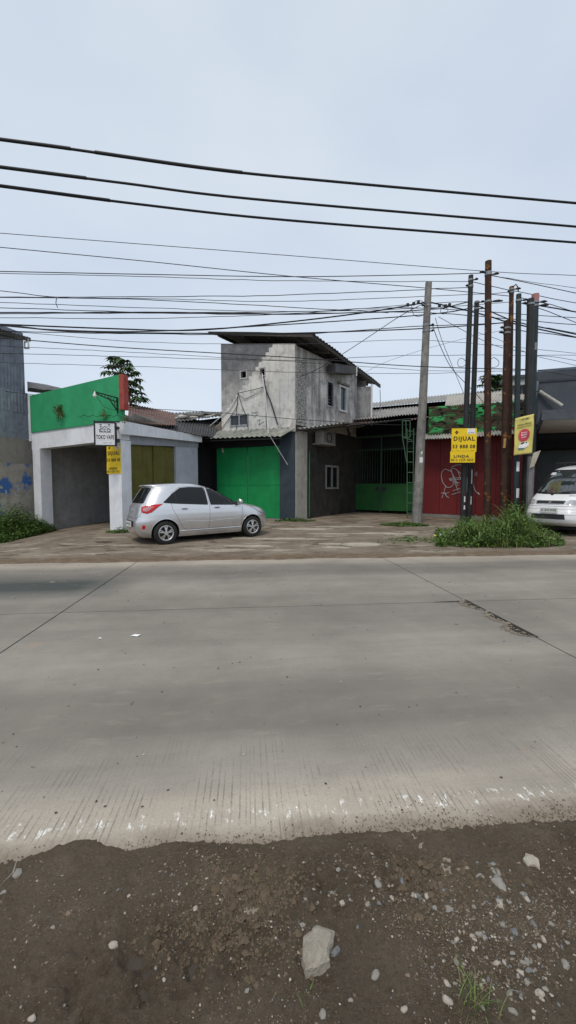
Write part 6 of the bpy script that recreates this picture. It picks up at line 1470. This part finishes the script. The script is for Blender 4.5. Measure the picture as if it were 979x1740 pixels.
# ================================================================ STONES, LITTER
def stone_mesh(r, seed, flat=.6, n=18):
    rr = random.Random(seed); bm = bmesh.new()
    for i in range(n):
        v = Vector((rr.gauss(0, 1), rr.gauss(0, 1), rr.gauss(0, 1))).normalized() * rr.uniform(.8, 1.05); bm.verts.new((v.x * r * 1.15, v.y * r * .85, v.z * r * flat))
    bmesh.ops.convex_hull(bm, input=bm.verts); bmesh.ops.delete(bm, geom=[v for v in bm.verts if not v.link_faces], context='VERTS')
    bmesh.ops.bevel(bm, geom=bm.edges[:], offset=r * .09, segments=1, affect='EDGES'); me = bpy.data.meshes.new('stone'); bm.to_mesh(me); bm.free()
    me.polygons.foreach_set('use_smooth', [True] * len(me.polygons)); me.set_sharp_from_angle(angle=math.radians(32)); return me
SM = [worn('stone_grey', (.24, .225, .2), (.13, .115, .095), (.31, .29, .26), .85, scale=14, streak=False, fine=90), worn('stone_pale', (.37, .335, .28), (.2, .17, .13), (.46, .42, .36), .85, scale=14, streak=False, fine=90),
      worn('stone_blue', (.15, .155, .155), (.1, .09, .08), (.2, .205, .205), .8, scale=14, streak=False, fine=90), worn('stone_brown', (.2, .15, .11), (.1, .075, .055), (.26, .2, .15), .9, scale=14, streak=False, fine=90)]
def dz(x, y): p = V(x, y, 0); a, b_ = rloc(p); return zdirt(a, b_)
meshes = [stone_mesh(1, 100 + i, .45 + .3 * (i % 3) / 2) for i in range(16)]
mvar = []
for i, me in enumerate(meshes):
    for mt in SM: m2 = me.copy(); m2.materials.append(mt); mvar.append(m2)
def put_stone(px, py, r, mi, label=None, group='loose stones on the dirt verge', sc=None, rz=None, mesh=None, sink=.3):
    p = G(px, py, .015); p.z = dz(p.x, p.y) + r * .5 * (.35 - sink)
    o = bpy.data.objects.new('stone', mesh or mvar[rnd.randrange(16) * 4 + mi]); C.collection.objects.link(o); o.location = p
    o.rotation_euler = (rnd.uniform(-.2, .2), rnd.uniform(-.2, .2), rnd.uniform(0, 6.28) if rz is None else rz); o.scale = sc or (r, r, r)
    tag(o, label or 'small loose stone scattered on the brown dirt verge', 'stone', group); return o
# the big rock: faceted slab
def rock(px, py, outline, h, label, mat):
    c = G(px, py, .01); base = dz(c.x, c.y); mb = MB(); ring = [G(x, y, .015) for x, y in outline]; n = len(ring)
    for q in ring: q.z = base - .01
    mid = [q.lerp(V(c.x, c.y, q.z), .06) + V(0, 0, h * .75) for q in ring]; top_ = [q.lerp(V(c.x, c.y, q.z), .22 + .1 * rnd.random()) + V(0, 0, h * rnd.uniform(.92, 1.12)) for q in ring]
    mb.add(ring + mid + top_ + [V(c.x, c.y, base + h * 1.08)], [(i, (i + 1) % n, n + (i + 1) % n, n + i) for i in range(n)] + [(n + i, n + (i + 1) % n, 2 * n + (i + 1) % n, 2 * n + i) for i in range(n)] + [(2 * n + i, 2 * n + (i + 1) % n, 3 * n) for i in range(n)])
    o = build(mb, 'rock', mat, smooth=34); s_ = o.modifiers.new('s', 'SUBSURF'); s_.subdivision_type = 'SIMPLE'; s_.levels = s_.render_levels = 4
    tx = bpy.data.textures.new('rocktex', 'CLOUDS'); tx.noise_scale = .025; d_ = o.modifiers.new('d', 'DISPLACE'); d_.texture = tx; d_.strength = .007; d_.mid_level = .5; d_.texture_coords = 'LOCAL'
    recenter(o); return tag(o, label, 'rock')
rk = worn('rock_pale', (.30, .265, .215), (.19, .165, .13), (.38, .345, .285), .92, scale=11, streak=False, amount=.7, fine=110, bumps=.8)
rock(541, 1635, [(514, 1606), (528, 1598), (531, 1590), (540, 1586), (556, 1592), (570, 1597), (567, 1617), (560, 1630), (562, 1650), (540, 1662), (518, 1668), (513, 1645)], .045, 'largest pale rock lying in the dirt at the bottom centre', rk)
rock(902, 1468, [(889, 1462), (893, 1453), (906, 1456), (917, 1464), (918, 1478), (908, 1472), (897, 1474)], .022, 'cream coloured flat chunk in the dirt near the right edge', SM[1])
rock(848, 1503, [(833, 1497), (842, 1488), (853, 1495), (861, 1510), (861, 1519), (849, 1514)], .015, 'flat grey angular stone left of the cream chunk', SM[0])
put_stone(29, 1484, .03, 0, 'dark grey stone at the broken left end of the road edge', None); put_stone(190, 1607, .022, 1, 'pale angular stone alone in the left part of the dirt', None)
put_stone(849, 1540, .02, 1, 'pale wedge shaped stone below the flat grey angular stone', None); put_stone(760, 1712, .017, 1, 'rounded cream pebble left of the grass tuft', None)
put_stone(637, 1663, .018, 0, 'grey egg shaped stone right of the largest rock', None); put_stone(570, 1624, .02, 2, 'slate blue stone touching the largest rock on its right', None)
rnd = random.Random(5)
cnt = 0; SPOTS = []
while cnt < 215:
    k = rnd.random()
    if k < .42: px, py = rnd.gauss(880, 60), rnd.gauss(1640, 60)
    elif k < .66: px, py = rnd.gauss(650, 90), rnd.gauss(1525, 32)
    elif k < .80: px, py = rnd.gauss(830, 60), rnd.gauss(1510, 30)
    else: px, py = rnd.uniform(0, 979), rnd.uniform(1500, 1738)
    if not (-20 < px < 1000 and 1455 < py < 1745): continue
    if abs(px - 541) < 36 and abs(py - 1628) < 48: continue
    if rloc(G(px, py))[1] > Y_NEAR - .06: continue
    pxm = (py - 829) / 1.5; r = max(2.4, min(9, rnd.lognormvariate(1.35, .42))) / pxm
    put_stone(px, py, r, rnd.choice([0, 0, 1, 2, 3, 0, 1])); cnt += 1
CLOD = worn('soil_clod', (.105, .077, .05), (.06, .044, .03), (.15, .115, .078), .95, scale=20, streak=False, fine=120)
# crumbled soil lumps
mb = MB(); rnd = random.Random(31)
for i in range(5200):
    k = i % 4
    if k == 0: px, py = rnd.gauss(370, 75), rnd.gauss(1600, 32)
    elif k == 1: px, py = rnd.gauss(745, 60), rnd.gauss(1505, 25)
    elif k == 2: px, py = rnd.gauss(440, 50), rnd.gauss(1520, 26)
    else: px, py = rnd.uniform(-60, 1040), rnd.uniform(1440, 1760)
    p = G(px, py, .01); a, b_ = rloc(p)
    if b_ > Y_NEAR - .02: continue
    r = min(9 if k < 3 else 4, rnd.lognormvariate(.6 if k < 3 else .2, .55)) / ((py - 829) / 1.5); p.z = dz(p.x, p.y) + r * .02
    Rm = Matrix.Rotation(rnd.uniform(0, 3), 3, 'Z') @ Matrix.Rotation(rnd.uniform(-.6, .6), 3, 'X'); ring = []
    for j in range(6): t = j * math.pi / 3; ring.append(p + Rm @ V(r * math.cos(t) * rnd.uniform(.7, 1.2), r * math.sin(t) * rnd.uniform(.6, 1), rnd.uniform(-.2, .2) * r))
    mb.add(ring + [p + V(0, 0, r * .85), p - V(0, 0, r * .6)], [(j, (j + 1) % 6, 6) for j in range(6)] + [((j + 1) % 6, j, 7) for j in range(6)])
o = build(mb, 'soil_clods', CLOD, smooth=50); o['kind'] = 'stuff'
# grit spilled over the near road edge
mb = MB()
for i in range(7000):
    a = rnd.uniform(-3, 3); b_ = Y_NEAR - .06 + abs(rnd.gauss(0, .07)) * (.6 + 1.2 * max(0, nz3(a, 0, 2.3, 2))); p = rx * a + ry * b_ + V(0, 0, .003); r = rnd.uniform(.0012, .0045)
    Rm = Matrix.Rotation(rnd.uniform(0, 3), 3, 'Z'); e, f = Rm @ V(r, 0, 0), Rm @ V(0, r * .8, 0)
    mb.add([p + e, p - e, p + f, p - f, p + V(0, 0, r * .8)], [(0, 2, 4), (2, 1, 4), (1, 3, 4), (3, 0, 4)])
o = build(mb, 'edge_grit', CLOD); o['kind'] = 'stuff'
# fine gravel: far too many to count
mb = MB(); rnd = random.Random(9)
for i in range(19000):
    if i % 3 == 0: px, py = rnd.uniform(-60, 1040), rnd.uniform(1425, 1800)
    elif i % 3 == 1: px, py = rnd.gauss(860, 110), rnd.gauss(1600, 90)
    else: px, py = rnd.gauss(600, 230), rnd.gauss(1520, 60)
    if py < 1400: continue
    p = G(px, py, .01); a, b_ = rloc(p)
    if b_ > Y_NEAR + .0 : continue
    if nz3(a, b_, 3.5, 12) + .5 * nz3(a, b_, 9, 3) < rnd.uniform(-.35, .3): continue
    p.z = dz(p.x, p.y) + .001; r = min(3.2, rnd.lognormvariate(.15, .5)) / ((py - 829) / 1.5)
    mb.cur = rnd.choice([0, 1, 2, 3, 3, 3, 3, 4, 4, 4, 4, 4, 4, 4, 4, 4]); q = [V(rnd.gauss(0, 1), rnd.gauss(0, 1), rnd.gauss(0, 1)).normalized() * r * rnd.uniform(.8, 1.3) for _ in range(1)]
    e = V(rnd.uniform(.7, 1.3) * r, 0, 0); f = V(0, rnd.uniform(.6, 1) * r, 0); g = V(0, 0, rnd.uniform(.4, .8) * r); Rm = Matrix.Rotation(rnd.uniform(0, 3), 3, 'Z') @ Matrix.Rotation(rnd.uniform(-.4, .4), 3, 'X'); e, f, g = Rm @ e, Rm @ f, Rm @ g
    mb.add([p + e, p - e, p + f, p - f, p + g, p - g], [(0, 2, 4), (2, 1, 4), (1, 3, 4), (3, 0, 4), (2, 0, 5), (1, 2, 5), (3, 1, 5), (0, 3, 5)])
o = build(mb, 'gravel', SM + [CLOD]); o['kind'] = 'stuff'
# pebbles and chips on the road (real, counted as grit)
mb = MB()
for i in range(650):
    k = rnd.random(); a = rnd.uniform(-7, 7); b_ = Y_NEAR + (Y_FAR - Y_NEAR) * (rnd.random() if k < .5 else rnd.random() ** 3)
    p = rx * a + ry * b_ + V(0, 0, .003); r = rnd.uniform(.002, .006) * (1 + b_ * .12); mb.cur = rnd.choice([0, 0, 0, 1, 1, 2]) if True else 0
    e = V(r * 1.4, 0, 0); f = V(0, r, 0); g = V(0, 0, r * .6); Rm = Matrix.Rotation(rnd.uniform(0, 3), 3, 'Z'); e, f = Rm @ e, Rm @ f
    mb.add([p + e, p - e, p + f, p - f, p + g], [(0, 2, 4), (2, 1, 4), (1, 3, 4), (3, 0, 4)])
o = build(mb, 'road_grit', [plain('grit_dark', (.05, .045, .04), .9), SM[3], plain('grit_light', (.4, .38, .33), .9)]); o['kind'] = 'stuff'
# litter
def litter(px, py, z, pts, mat, label, name='litter', D=None):
    c = G(px, py, z) if z is not None else GY(px, py); mb = MB(); n = len(pts)
    v = [c + V(x, y, .006 + h) for x, y, h in pts]; m_ = c + V(0, 0, .02); mb.add(v + [m_], [(i, (i + 1) % n, n) for i in range(n)])
    o = build(mb, name, mat); o.modifiers.new('s', 'SOLIDIFY').thickness = .003; recenter(o); return tag(o, label, 'litter')
litter(231, 1081, 0, [(-.05, -.01, 0), (-.02, .02, .01), (.03, .025, .0), (.05, 0, .012), (.02, -.02, 0), (-.02, -.025, .006)], MT['white_ink'], 'white scrap of paper lying on the concrete road', 'paper_scrap')
litter(170, 1086, 0, [(-.02, -.01, 0), (0, .014, .01), (.02, 0, .0), (0, -.01, .006)], MT['white_ink'], 'tiny white scrap left of the paper scrap on the road', 'paper_scrap')
litter(752, 913, None, [(-.12, -.03, .02), (-.04, .08, .1), (.1, .06, .04), (.13, -.02, .09), (.02, -.08, .0)], plain('white_bag', (.65, .67, .64), .4), 'crumpled white plastic bag in the short grass', 'plastic_bag')
litter(739, 912, None, [(-.05, -.02, .02), (0, .05, .06), (.06, 0, .03), (0, -.05, .0)], plain('lime_wrapper', (.6, .62, .12), .4), 'small yellow green wrapper in the short grass', 'wrapper')
c = GY(771, 919); t = thing('drink_cup', 'crushed translucent white plastic cup standing in the weeds', 'cup', tuple(c)); mb = MB()
mb.tube([c + V(.03, 0, .02), c + V(.0, 0, .10), c + V(-.02, 0, .17), c + V(-.03, 0, .24)], [.05, .062, .06, .075], 10); build(mb, 'cup_body', plain('cup_plastic', (.55, .6, .66), .3), t, True)
mb = MB(); mb.tube([c + V(-.03, 0, .242), c + V(-.034, 0, .255)], .082, 12); build(mb, 'lid', MT['white_plastic'], t, True)
